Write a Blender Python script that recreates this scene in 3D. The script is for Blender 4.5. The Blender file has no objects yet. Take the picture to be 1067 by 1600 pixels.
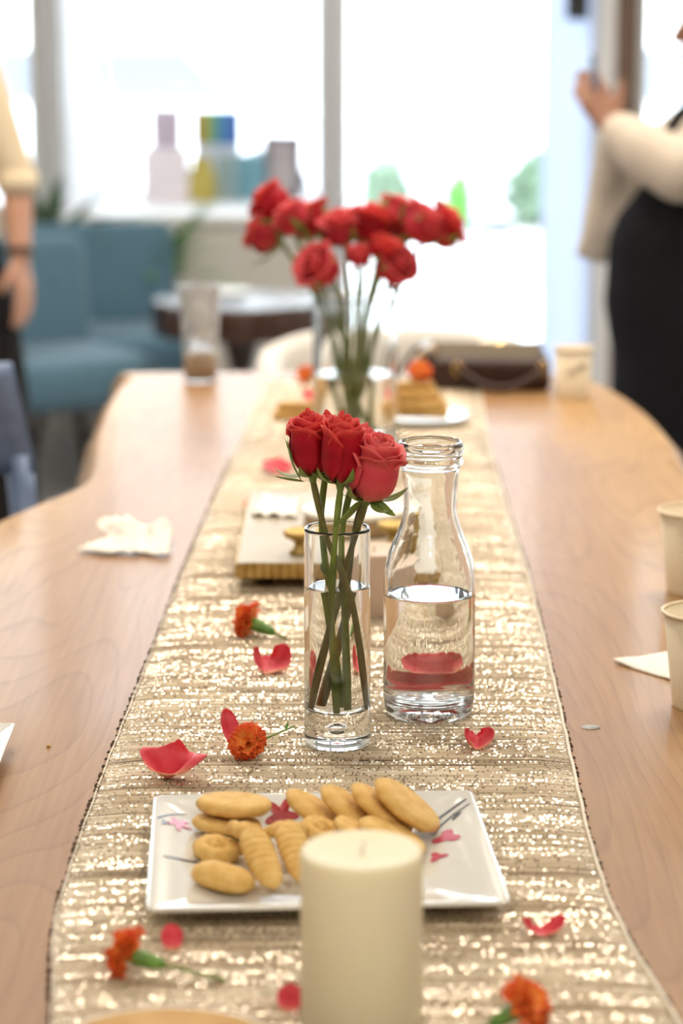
import bpy, bmesh, math, random
from mathutils import Vector, Matrix, Euler, noise
PI = math.pi
S = bpy.context.scene
COL = S.collection
T = 0.80                    # height of the table top above the floor (m)

# ------------------------------------------------------------------ camera
cam = bpy.data.cameras.new('camera')
cam.sensor_fit = 'VERTICAL'; cam.sensor_height = 36.0; cam.lens = 85.0
cam.clip_start = 0.05; cam.clip_end = 200
cam.dof.use_dof = True; cam.dof.focus_distance = 2.03; cam.dof.aperture_fstop = 4.3
co = bpy.data.objects.new('camera', cam); COL.objects.link(co)
co.location = (0, 0, T + 0.605); co.rotation_euler = (math.radians(90 - 11.3747), 0, 0)
S.camera = co

# ------------------------------------------------------------------ sky, exposure
w = bpy.data.worlds.new('sky'); S.world = w; w.use_nodes = True
bg = w.node_tree.nodes['Background']
bg.inputs[0].default_value = (0.86, 0.93, 1.0, 1); bg.inputs[1].default_value = 8.5
S.view_settings.view_transform = 'Standard'; S.view_settings.look = 'None'
S.view_settings.exposure = 0.24; S.view_settings.gamma = 1.0; S.view_settings.use_curve_mapping = False
S.cycles.use_denoising = True
S.cycles.max_bounces = 16; S.cycles.transmission_bounces = 16; S.cycles.transparent_max_bounces = 16
S.cycles.diffuse_bounces = 5; S.cycles.glossy_bounces = 6; S.cycles.sample_clamp_indirect = 8.0
LAMP_POWER = 19.0
LAMP_COLOR = (1.0, 0.87, 0.70)
LAMPS = [(-0.55, 3.3), (0.7, 3.3), (-0.55, 5.0), (0.7, 5.0), (-2.2, 4.2), (2.2, 4.2), (0.0, 6.8), (-0.9, -0.2), (0.9, -0.2), (0.0, -1.6)]  # last three stand behind the camera, added to fill the front sides
CEIL = 3.1

# ------------------------------------------------------------------ materials
def M(name, col, rough=0.5, metal=0.0, **kw):
    m = bpy.data.materials.new(name); m.use_nodes = True
    b = m.node_tree.nodes['Principled BSDF']
    b.inputs['Base Color'].default_value = (*col, 1); b.inputs['Roughness'].default_value = rough
    b.inputs['Metallic'].default_value = metal
    for k, v in kw.items(): b.inputs[k.replace('_', ' ')].default_value = v
    return m
def N(m, t, **kw):
    n = m.node_tree.nodes.new(t)
    for k, v in kw.items(): setattr(n, k, v)
    return n
def LK(m, a, b): m.node_tree.links.new(a, b)
def ramp(m, stops, fac):
    r = N(m, 'ShaderNodeValToRGB'); e = r.color_ramp.elements
    while len(e) < len(stops): e.new(0.5)
    for el, (p, c) in zip(e, stops):
        el.position = p; el.color = (*c, 1) if len(c) == 3 else c
    LK(m, fac, r.inputs[0]); return r.outputs[0]
def coords(m, sc, src='Object', loc=(0, 0, 0)):
    tc = N(m, 'ShaderNodeTexCoord'); mp = N(m, 'ShaderNodeMapping')
    mp.inputs['Scale'].default_value = sc; mp.inputs['Location'].default_value = loc
    LK(m, tc.outputs[src], mp.inputs[0]); return mp.outputs[0]
def nz(m, vec, scale=1.0, detail=3, rough=0.5, dist=0.0):
    n = N(m, 'ShaderNodeTexNoise'); n.inputs['Scale'].default_value = scale
    n.inputs['Detail'].default_value = detail; n.inputs['Roughness'].default_value = rough
    n.inputs['Distortion'].default_value = dist
    LK(m, vec, n.inputs['Vector']); return n.outputs[0]
def mth(m, op, a, b=None, clamp=False):
    n = N(m, 'ShaderNodeMath', operation=op, use_clamp=clamp)
    for i, v in enumerate((a, b)):
        if v is None: continue
        if isinstance(v, (int, float)): n.inputs[i].default_value = v
        else: LK(m, v, n.inputs[i])
    return n.outputs[0]
def mixc(m, fac, a, b, mode='MIX'):
    n = N(m, 'ShaderNodeMix', data_type='RGBA', blend_type=mode)
    for sock, v in ((n.inputs[0], fac), (n.inputs[6], a), (n.inputs[7], b)):
        if isinstance(v, (int, float)): sock.default_value = v
        elif isinstance(v, tuple): sock.default_value = (*v, 1)
        else: LK(m, v, sock)
    return n.outputs[2]
def bsdf(m): return m.node_tree.nodes['Principled BSDF']
def setc(m, c): LK(m, c, bsdf(m).inputs['Base Color'])
def bump(m, h, strength=0.3, dist=0.001):
    b = N(m, 'ShaderNodeBump'); b.inputs['Strength'].default_value = strength; b.inputs['Distance'].default_value = dist
    LK(m, h, b.inputs['Height']); LK(m, b.outputs[0], bsdf(m).inputs['Normal'])
def speckled(name, c1, c2, scale, rough=0.6, bst=0.2, bd=0.001, detail=4, **kw):
    m = M(name, c1, rough, **kw); f = nz(m, coords(m, (1, 1, 1)), scale, detail)
    setc(m, ramp(m, [(0.35, c1), (0.65, c2)], f)); bump(m, f, bst, bd); return m

m_wall = speckled('painted_wall', (0.60, 0.585, 0.55), (0.63, 0.615, 0.58), 30, 0.8, 0.05)
m_ceil = speckled('ceiling_paint', (0.80, 0.79, 0.77), (0.82, 0.81, 0.79), 20, 0.9, 0.05)
m_white = speckled('white_paint', (0.80, 0.81, 0.82), (0.83, 0.84, 0.85), 30, 0.55, 0.04)
m_grey = speckled('grey_metal_paint', (0.52, 0.54, 0.58), (0.55, 0.57, 0.61), 30, 0.5, 0.03)
m_paleframe = speckled('pale_aluminium', (0.66, 0.69, 0.75), (0.70, 0.73, 0.79), 40, 0.4, 0.03)
m_brownpost = speckled('brown_timber', (0.12, 0.075, 0.05), (0.16, 0.10, 0.07), 20, 0.5, 0.1)
m_black = speckled('black_plastic', (0.012, 0.013, 0.018), (0.018, 0.019, 0.024), 40, 0.45, 0.05)
m_floor = speckled('polished_concrete', (0.26, 0.25, 0.25), (0.34, 0.33, 0.325), 1.6, 0.22, 0.02)
m_pave = speckled('pale_pavement', (0.60, 0.60, 0.60), (0.68, 0.68, 0.67), 3, 0.85, 0.1)
m_road = speckled('pale_asphalt', (0.42, 0.43, 0.45), (0.48, 0.49, 0.50), 8, 0.9, 0.2)
m_stucco = speckled('white_stucco', (0.78, 0.77, 0.75), (0.83, 0.82, 0.80), 12, 0.9, 0.2)

def pane_mat():
    m = bpy.data.materials.new('window_glass'); m.use_nodes = True; nt = m.node_tree; nt.nodes.clear()
    o = N(m, 'ShaderNodeOutputMaterial'); mx = N(m, 'ShaderNodeMixShader'); t = N(m, 'ShaderNodeBsdfTransparent'); g = N(m, 'ShaderNodeBsdfGlossy'); f = N(m, 'ShaderNodeFresnel')
    t.inputs[0].default_value = (0.96, 0.98, 0.98, 1); g.inputs['Roughness'].default_value = 0.0; f.inputs[0].default_value = 1.45
    LK(m, f.outputs[0], mx.inputs[0]); LK(m, t.outputs[0], mx.inputs[1]); LK(m, g.outputs[0], mx.inputs[2]); LK(m, mx.outputs[0], o.inputs[0]); return m
m_pane = pane_mat()
def frosted():
    m = bpy.data.materials.new('frosted_film'); m.use_nodes = True; nt = m.node_tree; nt.nodes.clear()
    o = N(m, 'ShaderNodeOutputMaterial'); mx = N(m, 'ShaderNodeMixShader'); t = N(m, 'ShaderNodeBsdfTranslucent'); d = N(m, 'ShaderNodeBsdfDiffuse')
    t.inputs[0].default_value = (0.66, 0.70, 0.80, 1); d.inputs[0].default_value = (0.75, 0.77, 0.8, 1); mx.inputs[0].default_value = 0.2
    LK(m, t.outputs[0], mx.inputs[1]); LK(m, d.outputs[0], mx.inputs[2]); LK(m, mx.outputs[0], o.inputs[0]); return m
m_frost = frosted()
def glass(name, ior=1.5, tint=(0.985, 0.995, 0.99), wav=0.0, wsc=40):
    m = M(name, tint, 0.0, Transmission_Weight=1.0, IOR=ior)
    if wav: bump(m, nz(m, coords(m, (1, 1, 0.6)), wsc, 2), wav, 0.004)
    else: bump(m, nz(m, coords(m, (1, 1, 1)), 15, 0), 0.01, 0.001)
    return m
m_glass = glass('vase_glass'); m_carafe = glass('pressed_carafe_glass', wav=0.10, wsc=55); m_water = glass('water', 1.333, (0.995, 1, 1))
m_emboss = M('etched_glass_lettering', (0.62, 0.66, 0.66), 0.35, Transmission_Weight=0.55, IOR=1.5); bump(m_emboss, nz(m_emboss, coords(m_emboss, (1, 1, 1)), 300, 1), 0.1, 0.0005)
m_clearplastic = M('clear_plastic', (0.93, 0.94, 0.95), 0.06, Transmission_Weight=0.86, IOR=1.2); bump(m_clearplastic, nz(m_clearplastic, coords(m_clearplastic, (1, 1, 1)), 30, 1), 0.05)

# live-edge wood: sapwood pale, heartwood pinkish brown, contour grain
def wood_mat():
    m = M('oiled_live_edge_wood', (0.5, 0.3, 0.16), 0.45, Specular_IOR_Level=0.16, Coat_Weight=0.10, Coat_Roughness=0.10)
    v = coords(m, (1, 0.28, 1)); warp = nz(m, v, 2.2, 3)
    sx = N(m, 'ShaderNodeSeparateXYZ'); LK(m, coords(m, (1, 1, 1)), sx.inputs[0])
    ax = mth(m, 'ABSOLUTE', sx.outputs[0]); d = mth(m, 'ADD', ax, mth(m, 'MULTIPLY', mth(m, 'SUBTRACT', warp, 0.5), 0.30))
    base = ramp(m, [(0.0, (0.325, 0.165, 0.070)), (0.20, (0.315, 0.160, 0.066)), (0.29, (0.35, 0.19, 0.078)), (0.36, (0.45, 0.275, 0.12)), (0.55, (0.54, 0.355, 0.175))], d)
    blot = nz(m, coords(m, (2.2, 1.1, 1)), 2.4, 4, 0.55)
    c = mixc(m, ramp(m, [(0.50, (0, 0, 0)), (0.72, (0.55, 0.55, 0.55))], blot), base, (0.24, 0.115, 0.062))
    g = nz(m, coords(m, (3.2, 0.55, 1), loc=(0.3, 0.1, 0)), 1.3, 1.5, 0.4)
    rings = mth(m, 'FRACT', mth(m, 'MULTIPLY', g, 34.0))
    line = ramp(m, [(0.0, (0.0, 0.0, 0.0)), (0.80, (0.12, 0.12, 0.12)), (0.95, (0.55, 0.55, 0.55)), (1.0, (0, 0, 0))], rings)
    c = mixc(m, mth(m, 'MULTIPLY', line, 0.85), c, (0.17, 0.078, 0.032))
    fine = nz(m, coords(m, (160, 6, 1)), 1.0, 3)
    c = mixc(m, 0.22, c, ramp(m, [(0.3, (0.25, 0.14, 0.065)), (0.7, (0.50, 0.33, 0.17))], fine))
    setc(m, c); bump(m, fine, 0.06, 0.0006); return m
m_wood = wood_mat()
m_bark = speckled('live_edge_bark', (0.20, 0.12, 0.06), (0.36, 0.22, 0.11), 18, 0.7, 0.5, 0.006)
m_kiln = speckled('pale_timber', (0.50, 0.34, 0.19), (0.58, 0.40, 0.23), 14, 0.5, 0.1)

# woven runner: jute weft with gold lurex flecks
def runner_mat():
    m = M('gold_woven_jute', (0.5, 0.4, 0.28), 0.6)
    b = bsdf(m)
    streak = nz(m, coords(m, (7, 240, 1)), 1.0, 4, 0.6)
    band = nz(m, coords(m, (1.2, 26, 1)), 1.0, 2)
    f = mth(m, 'ADD', mth(m, 'MULTIPLY', streak, 0.65), mth(m, 'MULTIPLY', band, 0.35))
    c = ramp(m, [(0.35, (0.10, 0.06, 0.035)), (0.42, (0.31, 0.23, 0.145)), (0.49, (0.51, 0.415, 0.285)), (0.56, (0.64, 0.55, 0.41)), (0.65, (0.79, 0.73, 0.60))], f)
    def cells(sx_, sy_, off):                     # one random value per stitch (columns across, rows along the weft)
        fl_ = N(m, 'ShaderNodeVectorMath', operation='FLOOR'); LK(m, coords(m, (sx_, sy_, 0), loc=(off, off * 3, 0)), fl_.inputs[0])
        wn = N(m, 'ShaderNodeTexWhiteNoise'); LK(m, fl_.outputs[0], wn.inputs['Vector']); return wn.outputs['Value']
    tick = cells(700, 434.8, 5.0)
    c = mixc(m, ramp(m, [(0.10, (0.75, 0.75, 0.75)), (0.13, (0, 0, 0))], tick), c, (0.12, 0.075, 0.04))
    rowv = cells(9, 434.8, 2.0)                     # lurex comes and goes along each row
    fl = cells(560, 434.8, 11.0)
    patch = nz(m, coords(m, (9, 60, 1), loc=(1, 9, 0)), 1.0, 3)
    k = mth(m, 'ADD', mth(m, 'ADD', mth(m, 'MULTIPLY', fl, 0.36), mth(m, 'MULTIPLY', rowv, 0.24)), mth(m, 'MULTIPLY', mth(m, 'SUBTRACT', patch, 0.5), 0.55))
    mask = ramp(m, [(0.43, (0, 0, 0)), (0.455, (1, 1, 1))], k)
    c = mixc(m, mask, c, (0.90, 0.82, 0.69))
    setc(m, c)
    LK(m, mth(m, 'MULTIPLY', mask, 0.9), b.inputs['Metallic'])
    LK(m, ramp(m, [(0.0, (0.7, 0.7, 0.7)), (1.0, (0.16, 0.16, 0.16))], mask), b.inputs['Roughness'])
    h = mth(m, 'ADD', mth(m, 'MULTIPLY', fl, 0.35), mth(m, 'MULTIPLY', nz(m, coords(m, (420, 300, 1)), 1.0, 1), 0.8))
    bump(m, h, 0.8, 0.0014); return m
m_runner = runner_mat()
m_selv = M('pale_selvage_thread', (0.75, 0.68, 0.55), 0.5); bump(m_selv, nz(m_selv, coords(m_selv, (1, 1, 1)), 700, 1), 0.8, 0.001)
m_tuft = speckled('dark_brown_thread', (0.06, 0.035, 0.02), (0.16, 0.10, 0.06), 500, 0.8, 0.4)

def petal_mat(name, deep, mid, lip, pale):
    m = M(name, mid, 0.5, Specular_IOR_Level=0.2, Subsurface_Weight=0.1, Subsurface_Scale=0.003)
    uv = N(m, 'ShaderNodeTexCoord'); sx = N(m, 'ShaderNodeSeparateXYZ'); LK(m, uv.outputs['UV'], sx.inputs[0])
    v = mth(m, 'ADD', sx.outputs[1], mth(m, 'MULTIPLY', mth(m, 'SUBTRACT', nz(m, coords(m, (1, 1, 1)), 90, 3), 0.5), 0.35))
    c = ramp(m, [(0.0, pale), (0.22, mid), (0.55, deep), (0.82, mid), (1.0, lip)], v)
    setc(m, c); st = nz(m, coords(m, (60, 4, 1), 'UV'), 1.0, 2); bump(m, st, 0.12, 0.0006); return m
m_rose_red = petal_mat('red_rose_petal', (0.32, 0.003, 0.014), (0.47, 0.007, 0.022), (0.74, 0.075, 0.065), (0.45, 0.06, 0.05))
m_rose_coral = petal_mat('coral_rose_petal', (0.62, 0.055, 0.085), (0.70, 0.10, 0.12), (0.78, 0.14, 0.14), (0.74, 0.28, 0.22))
m_rose_back = petal_mat('blush_red_rose_petal', (0.42, 0.014, 0.035), (0.56, 0.045, 0.065), (0.70, 0.10, 0.11), (0.62, 0.16, 0.13))
m_loose = petal_mat('loose_rose_petal', (0.64, 0.05, 0.08), (0.72, 0.10, 0.13), (0.66, 0.035, 0.055), (0.80, 0.42, 0.24))
m_loose_dark = petal_mat('dark_loose_petal', (0.42, 0.008, 0.014), (0.48, 0.012, 0.02), (0.55, 0.03, 0.03), (0.5, 0.04, 0.04))
m_carn = petal_mat('orange_carnation_petal', (0.84, 0.34, 0.085), (0.82, 0.22, 0.04), (0.68, 0.05, 0.018), (0.84, 0.48, 0.16))
m_stem = speckled('rose_stem', (0.13, 0.20, 0.030), (0.21, 0.29, 0.055), 60, 0.45, 0.15)
m_stem_dark = speckled('brown_green_stem', (0.12, 0.115, 0.032), (0.18, 0.18, 0.05), 60, 0.45, 0.15)
m_leaf = speckled('rose_leaf', (0.11, 0.19, 0.035), (0.18, 0.27, 0.06), 50, 0.45, 0.2)
m_calyx = speckled('carnation_calyx', (0.07, 0.19, 0.03), (0.16, 0.34, 0.06), 70, 0.4, 0.15)

m_wax = M('ivory_wax', (0.80, 0.76, 0.58), 0.55, Subsurface_Weight=0.45, Subsurface_Scale=0.02, Subsurface_Radius=(1.0, 0.8, 0.45))
bump(m_wax, nz(m_wax, coords(m_wax, (1, 1, 1)), 60, 2), 0.05, 0.001)
m_wick = speckled('white_wick', (0.8, 0.78, 0.7), (0.9, 0.88, 0.8), 300, 0.8)
m_ceramic = M('white_glazed_ceramic', (0.74, 0.74, 0.71), 0.12, Coat_Weight=0.3); bump(m_ceramic, nz(m_ceramic, coords(m_ceramic, (1, 1, 1)), 18, 1), 0.05, 0.002)
m_print_red = speckled('red_glaze_print', (0.33, 0.008, 0.015), (0.42, 0.02, 0.03), 200, 0.2, 0.05)
m_print_pink = speckled('pink_glaze_print', (0.50, 0.05, 0.11), (0.58, 0.10, 0.17), 200, 0.2, 0.05)
m_print_dark = speckled('charcoal_glaze_print', (0.025, 0.025, 0.035), (0.06, 0.06, 0.075), 200, 0.2, 0.05)
m_cookie = speckled('baked_butter_cookie', (0.64, 0.385, 0.10), (0.76, 0.51, 0.18), 130, 0.75, 0.35, 0.0012, 5)
m_biscuit = speckled('golden_biscuit', (0.46, 0.25, 0.055), (0.66, 0.42, 0.14), 70, 0.7, 0.35, 0.0015, 5)
m_marble = speckled('cream_marble', (0.42, 0.37, 0.29), (0.50, 0.45, 0.36), 9, 0.45, 0.03, Specular_IOR_Level=0.25)
m_gold = speckled('aged_gold', (0.42, 0.28, 0.085), (0.56, 0.40, 0.15), 60, 0.42, 0.1, 0.001, 3, Metallic=0.75)
m_goldshiny = M('bright_gold_metal', (0.85, 0.60, 0.25), 0.18, 1.0); bump(m_goldshiny, nz(m_goldshiny, coords(m_goldshiny, (1, 1, 1)), 100, 1), 0.05, 0.0005)
m_cream = speckled('cream_glaze', (0.76, 0.72, 0.63), (0.80, 0.76, 0.67), 10, 0.35, 0.03)
m_tan = speckled('tan_wood', (0.42, 0.28, 0.14), (0.50, 0.35, 0.19), 30, 0.5, 0.1)
m_tandish = speckled('honey_glaze', (0.50, 0.30, 0.11), (0.58, 0.37, 0.15), 40, 0.7, 0.1, Specular_IOR_Level=0.1)
m_peach = speckled('peach_wax', (0.58, 0.44, 0.33), (0.62, 0.48, 0.37), 20, 0.5, 0.05)
m_napkin = speckled('paper_napkin', (0.88, 0.855, 0.80), (0.91, 0.885, 0.83), 400, 0.9, 0.3, 0.0006)
m_cup = speckled('cream_paper', (0.80, 0.70, 0.53), (0.83, 0.73, 0.56), 300, 0.7, 0.08, 0.0004)
m_cupprint = speckled('faded_brown_print', (0.22, 0.16, 0.09), (0.27, 0.20, 0.12), 200, 0.7, 0.05)
m_coffee = speckled('milky_coffee', (0.52, 0.36, 0.19), (0.58, 0.42, 0.24), 60, 0.3, 0.05)
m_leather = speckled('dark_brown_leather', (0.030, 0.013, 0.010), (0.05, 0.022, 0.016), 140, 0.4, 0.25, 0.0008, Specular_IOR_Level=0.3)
m_leathertop = speckled('sheen_grey_leather', (0.125, 0.104, 0.08), (0.165, 0.138, 0.108), 160, 0.75, 0.25, 0.0008, Specular_IOR_Level=0.0)  # brown leather flap; the grey window sheen is put into its colour
m_fabric_blue = speckled('teal_blue_upholstery', (0.066, 0.148, 0.215), (0.09, 0.185, 0.26), 260, 0.9, 0.5, 0.001, 3, Sheen_Weight=0.2)
m_fabric_grey = speckled('oatmeal_upholstery', (0.68, 0.66, 0.63), (0.74, 0.72, 0.69), 260, 0.9, 0.5, 0.001, 3)
m_darkleg = speckled('dark_walnut_leg', (0.035, 0.020, 0.014), (0.06, 0.034, 0.022), 40, 0.4, 0.1)
m_darktable = speckled('dark_walnut_table', (0.040, 0.018, 0.012), (0.065, 0.03, 0.02), 30, 0.22, 0.05)
m_bluesteel = speckled('blue_grey_steel', (0.13, 0.19, 0.33), (0.17, 0.24, 0.40), 50, 0.38, 0.05, Metallic=0.2)
m_skin = speckled('skin', (0.50, 0.27, 0.18), (0.55, 0.31, 0.22), 40, 0.5, 0.05, Subsurface_Weight=0.15, Subsurface_Scale=0.01)
m_skin_deep = speckled('warm_brown_skin', (0.27, 0.125, 0.08), (0.32, 0.155, 0.10), 40, 0.5, 0.05)
m_knit = speckled('cream_knit', (0.68, 0.56, 0.40), (0.74, 0.63, 0.47), 220, 0.9, 0.5, 0.0015)
m_blouse = speckled('ivory_cloth', (0.56, 0.495, 0.425), (0.61, 0.545, 0.475), 120, 0.85, 0.3, 0.0015)
m_blackcloth = speckled('black_cloth', (0.008, 0.008, 0.011), (0.014, 0.014, 0.018), 200, 0.85, 0.3, Specular_IOR_Level=0.08)
m_trouser = speckled('black_trouser_cloth', (0.012, 0.011, 0.012), (0.02, 0.018, 0.018), 200, 0.85, 0.3, Specular_IOR_Level=0.1)
m_hair = speckled('dark_brown_hair', (0.02, 0.012, 0.008), (0.05, 0.03, 0.02), 90, 0.5, 0.4)
m_eye = speckled('dark_eye', (0.02, 0.012, 0.01), (0.03, 0.02, 0.015), 100, 0.1)
m_lip = speckled('lips', (0.42, 0.13, 0.11), (0.46, 0.16, 0.13), 100, 0.4)
m_fern = speckled('bright_fern_leaf', (0.07, 0.24, 0.03), (0.13, 0.36, 0.06), 30, 0.5, 0.1)
m_fol = speckled('grey_green_leaf', (0.10, 0.17, 0.10), (0.22, 0.32, 0.22), 30, 0.5, 0.1)
m_pot = speckled('pale_plant_pot', (0.50, 0.49, 0.47), (0.56, 0.55, 0.53), 20, 0.7, 0.1)
m_soil = speckled('potting_soil', (0.03, 0.02, 0.013), (0.07, 0.045, 0.03), 120, 0.95, 0.6)
m_shrub = speckled('shrub_leaf', (0.10, 0.16, 0.11), (0.17, 0.24, 0.15), 20, 0.7, 0.2)
m_carwhite = speckled('white_car_paint', (0.80, 0.80, 0.82), (0.83, 0.83, 0.85), 5, 0.25, 0.02)
m_carglass = M('pale_car_glass', (0.17, 0.19, 0.22), 0.05); bump(m_carglass, nz(m_carglass, coords(m_carglass, (1, 1, 1)), 3, 0), 0.01)
m_tyre = speckled('tyre_rubber', (0.02, 0.02, 0.022), (0.04, 0.04, 0.042), 60, 0.8, 0.2)
m_hub = speckled('silver_wheel', (0.5, 0.5, 0.52), (0.6, 0.6, 0.62), 30, 0.3, 0.02, Metallic=0.7)
m_pinkbox = speckled('lilac_card', (0.50, 0.42, 0.52), (0.56, 0.48, 0.57), 14, 0.5, 0.03)
m_blushbox = speckled('blush_card', (0.74, 0.68, 0.73), (0.80, 0.74, 0.78), 14, 0.5, 0.03)
m_yellow = speckled('mustard_pouch', (0.42, 0.36, 0.07), (0.52, 0.40, 0.09), 25, 0.5, 0.1)
m_teal = speckled('teal_card', (0.14, 0.32, 0.40), (0.18, 0.38, 0.46), 14, 0.5, 0.03)
m_sea = speckled('sea_green_card', (0.26, 0.36, 0.38), (0.32, 0.42, 0.43), 14, 0.5, 0.03)
m_palebox = speckled('pale_blue_card', (0.62, 0.68, 0.80), (0.68, 0.74, 0.85), 14, 0.5, 0.03)
m_frame = speckled('brown_grey_frame', (0.17, 0.135, 0.15), (0.22, 0.175, 0.19), 30, 0.5, 0.1)
m_photo = speckled('grey_picture_print', (0.42, 0.37, 0.37), (0.56, 0.52, 0.53), 10, 0.5, 0.02)
def rainbow():
    m = M('rainbow_card', (0.2, 0.3, 0.7), 0.45); tc = N(m, 'ShaderNodeTexCoord'); sx = N(m, 'ShaderNodeSeparateXYZ'); LK(m, tc.outputs['Generated'], sx.inputs[0])
    x = mth(m, 'ADD', sx.outputs[0], mth(m, 'MULTIPLY', mth(m, 'SUBTRACT', nz(m, coords(m, (1, 1, 1)), 12, 2), 0.5), 0.12))
    setc(m, ramp(m, [(0.0, (0.42, 0.20, 0.10)), (0.14, (0.45, 0.30, 0.05)), (0.3, (0.32, 0.40, 0.07)), (0.46, (0.10, 0.33, 0.28)), (0.62, (0.06, 0.22, 0.50)), (1.0, (0.07, 0.14, 0.50))], x)); return m
m_rainbow = rainbow()
m_lampglow = M('lamp_diffuser', (1, 1, 1), 0.5, Emission_Strength=6.0); bsdf(m_lampglow).inputs['Emission Color'].default_value = (1.0, 0.84, 0.62, 1)

# ------------------------------------------------------------------ mesh helpers
class MB:
    def __init__(s): s.v = []; s.f = []; s.uv = None
    def add(s, v, f):
        o = len(s.v); s.v += [tuple(p) for p in v]; s.f += [tuple(i + o for i in q) for q in f]; return s
    def box(s, x0, x1, y0, y1, z0, z1):
        v = [(x, y, z) for z in (z0, z1) for y in (y0, y1) for x in (x0, x1)]
        return s.add(v, [(0, 2, 3, 1), (4, 5, 7, 6), (0, 1, 5, 4), (2, 6, 7, 3), (0, 4, 6, 2), (1, 3, 7, 5)])
    def lathe(s, prof, seg=48, cap=True, axis=None):
        n = len(prof); v = []
        for r, z in prof:
            for k in range(seg):
                a = 2 * PI * k / seg; v.append((r * math.cos(a), r * math.sin(a), z))
        f = []
        for i in range(n - 1):
            for k in range(seg):
                k2 = (k + 1) % seg; f.append((i * seg + k, i * seg + k2, (i + 1) * seg + k2, (i + 1) * seg + k))
        if cap:
            f.append(tuple(range(seg - 1, -1, -1))); f.append(tuple((n - 1) * seg + k for k in range(seg)))
        return s.add(v, f)
    def tube(s, path, rad, seg=8, caps=True):
        path = [Vector(p) for p in path]; n = len(path); rads = rad if isinstance(rad, (list, tuple)) else [rad] * n
        t0 = (path[1] - path[0]).normalized(); up = Vector((0, 0, 1)) if abs(t0.z) < 0.9 else Vector((1, 0, 0))
        nrm = t0.cross(up).normalized(); v = []
        for i, p in enumerate(path):
            t = (path[min(i + 1, n - 1)] - path[max(i - 1, 0)]).normalized()
            nrm = (nrm - t * nrm.dot(t)).normalized(); b = t.cross(nrm)
            for k in range(seg):
                a = 2 * PI * k / seg; v.append(p + (nrm * math.cos(a) + b * math.sin(a)) * rads[i])
        f = [(i * seg + k, i * seg + (k + 1) % seg, (i + 1) * seg + (k + 1) % seg, (i + 1) * seg + k) for i in range(n - 1) for k in range(seg)]
        if caps: f.append(tuple(range(seg - 1, -1, -1))); f.append(tuple((n - 1) * seg + k for k in range(seg)))
        return s.add(v, f)
    def capsule(s, p0, r0, p1, r1, seg=14, rings=4):
        p0 = Vector(p0); p1 = Vector(p1); d = (p1 - p0); L = d.length; d = d / L if L > 1e-6 else Vector((0, 0, 1))
        path = []; rad = []
        for i in range(rings): a = PI / 2 * (i + 0.25) / rings; path.append(p0 - d * r0 * math.cos(a)); rad.append(r0 * math.sin(a))
        path.append(p0); rad.append(r0); path.append(p1); rad.append(r1)
        for i in range(rings - 1, -1, -1): a = PI / 2 * (i + 0.25) / rings; path.append(p1 + d * r1 * math.cos(a)); rad.append(r1 * math.sin(a))
        return s.tube(path, rad, seg)
    def chain(s, pts):
        for (a, ra), (b, rb) in zip(pts, pts[1:]): s.capsule(a, ra, b, rb)
        return s
    def ellipsoid(s, c, r, seg=20, rings=12):
        prof = [(math.sin(PI * (i + 0.3) / (rings - 0.4)) , -math.cos(PI * (i + 0.3) / (rings - 0.4))) for i in range(rings)]
        t = MB().lathe(prof, seg); return s.add([(c[0] + x * r[0], c[1] + y * r[1], c[2] + z * r[2]) for x, y, z in t.v], t.f)
    def grid(s, fn, nu, nv, uv=False):
        v = []; u_ = []
        for j in range(nv + 1):
            for i in range(nu + 1): v.append(fn(i / nu, j / nv)); u_.append((i / nu, j / nv))
        w_ = nu + 1
        f = [(j * w_ + i, j * w_ + i + 1, (j + 1) * w_ + i + 1, (j + 1) * w_ + i) for j in range(nv) for i in range(nu)]
        if uv: s.uv = (s.uv or []) + u_
        return s.add(v, f)
    def xf(s, mat): s.v = [tuple(mat @ Vector(p)) for p in s.v]; return s
    def mesh(s, name, mat, smooth=True):
        me = bpy.data.meshes.new(name); me.from_pydata(s.v, [], s.f); me.materials.append(mat)
        if smooth: me.polygons.foreach_set('use_smooth', [True] * len(me.polygons))
        if s.uv:
            l = me.uv_layers.new(name='UVMap')
            for lp in me.loops: l.data[lp.index].uv = s.uv[lp.vertex_index]
        me.update(); return me
def link(name, me, parent=None, loc=None, mat4=None):
    o = bpy.data.objects.new(name, me); COL.objects.link(o)
    if parent: o.parent = parent
    if loc is not None: o.location = loc
    if mat4 is not None: o.matrix_basis = mat4
    return o
def part(name, mb, mat, parent=None, smooth=True, loc=None, mat4=None, bev=0, solid=0, sub=0, sharp=None):
    o = link(name, mb.mesh(name, mat, smooth), parent, loc, mat4)
    if bev: b = o.modifiers.new('b', 'BEVEL'); b.width = bev; b.segments = 3; b.limit_method = 'ANGLE'; b.angle_limit = math.radians(35)
    if solid: b = o.modifiers.new('s', 'SOLIDIFY'); b.thickness = solid; b.offset = 0
    if sub: b = o.modifiers.new('u', 'SUBSURF'); b.levels = sub; b.render_levels = sub
    if sharp or bev:
        o.data.set_sharp_from_angle(angle=math.radians(sharp or 40))
    return o
def remeshed(name, mb, mat, parent, voxel, smooth=6):
    o = link(name, mb.mesh(name, mat), parent)
    r = o.modifiers.new('r', 'REMESH'); r.mode = 'VOXEL'; r.voxel_size = voxel; r.use_smooth_shade = True
    k = o.modifiers.new('k', 'SMOOTH'); k.factor = 0.5; k.iterations = smooth
    return o
def thing(name, label, cat, loc=(0, 0, 0), rz=0.0, group=None):
    o = bpy.data.objects.new(name, None); COL.objects.link(o); o.empty_display_size = 0.05
    o.location = loc; o.rotation_euler = (0, 0, rz); return tag(o, label, cat, group)
def tag(o, label, cat, group=None):
    o['label'] = label; o['category'] = cat
    if group: o['group'] = group
    return o
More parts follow.
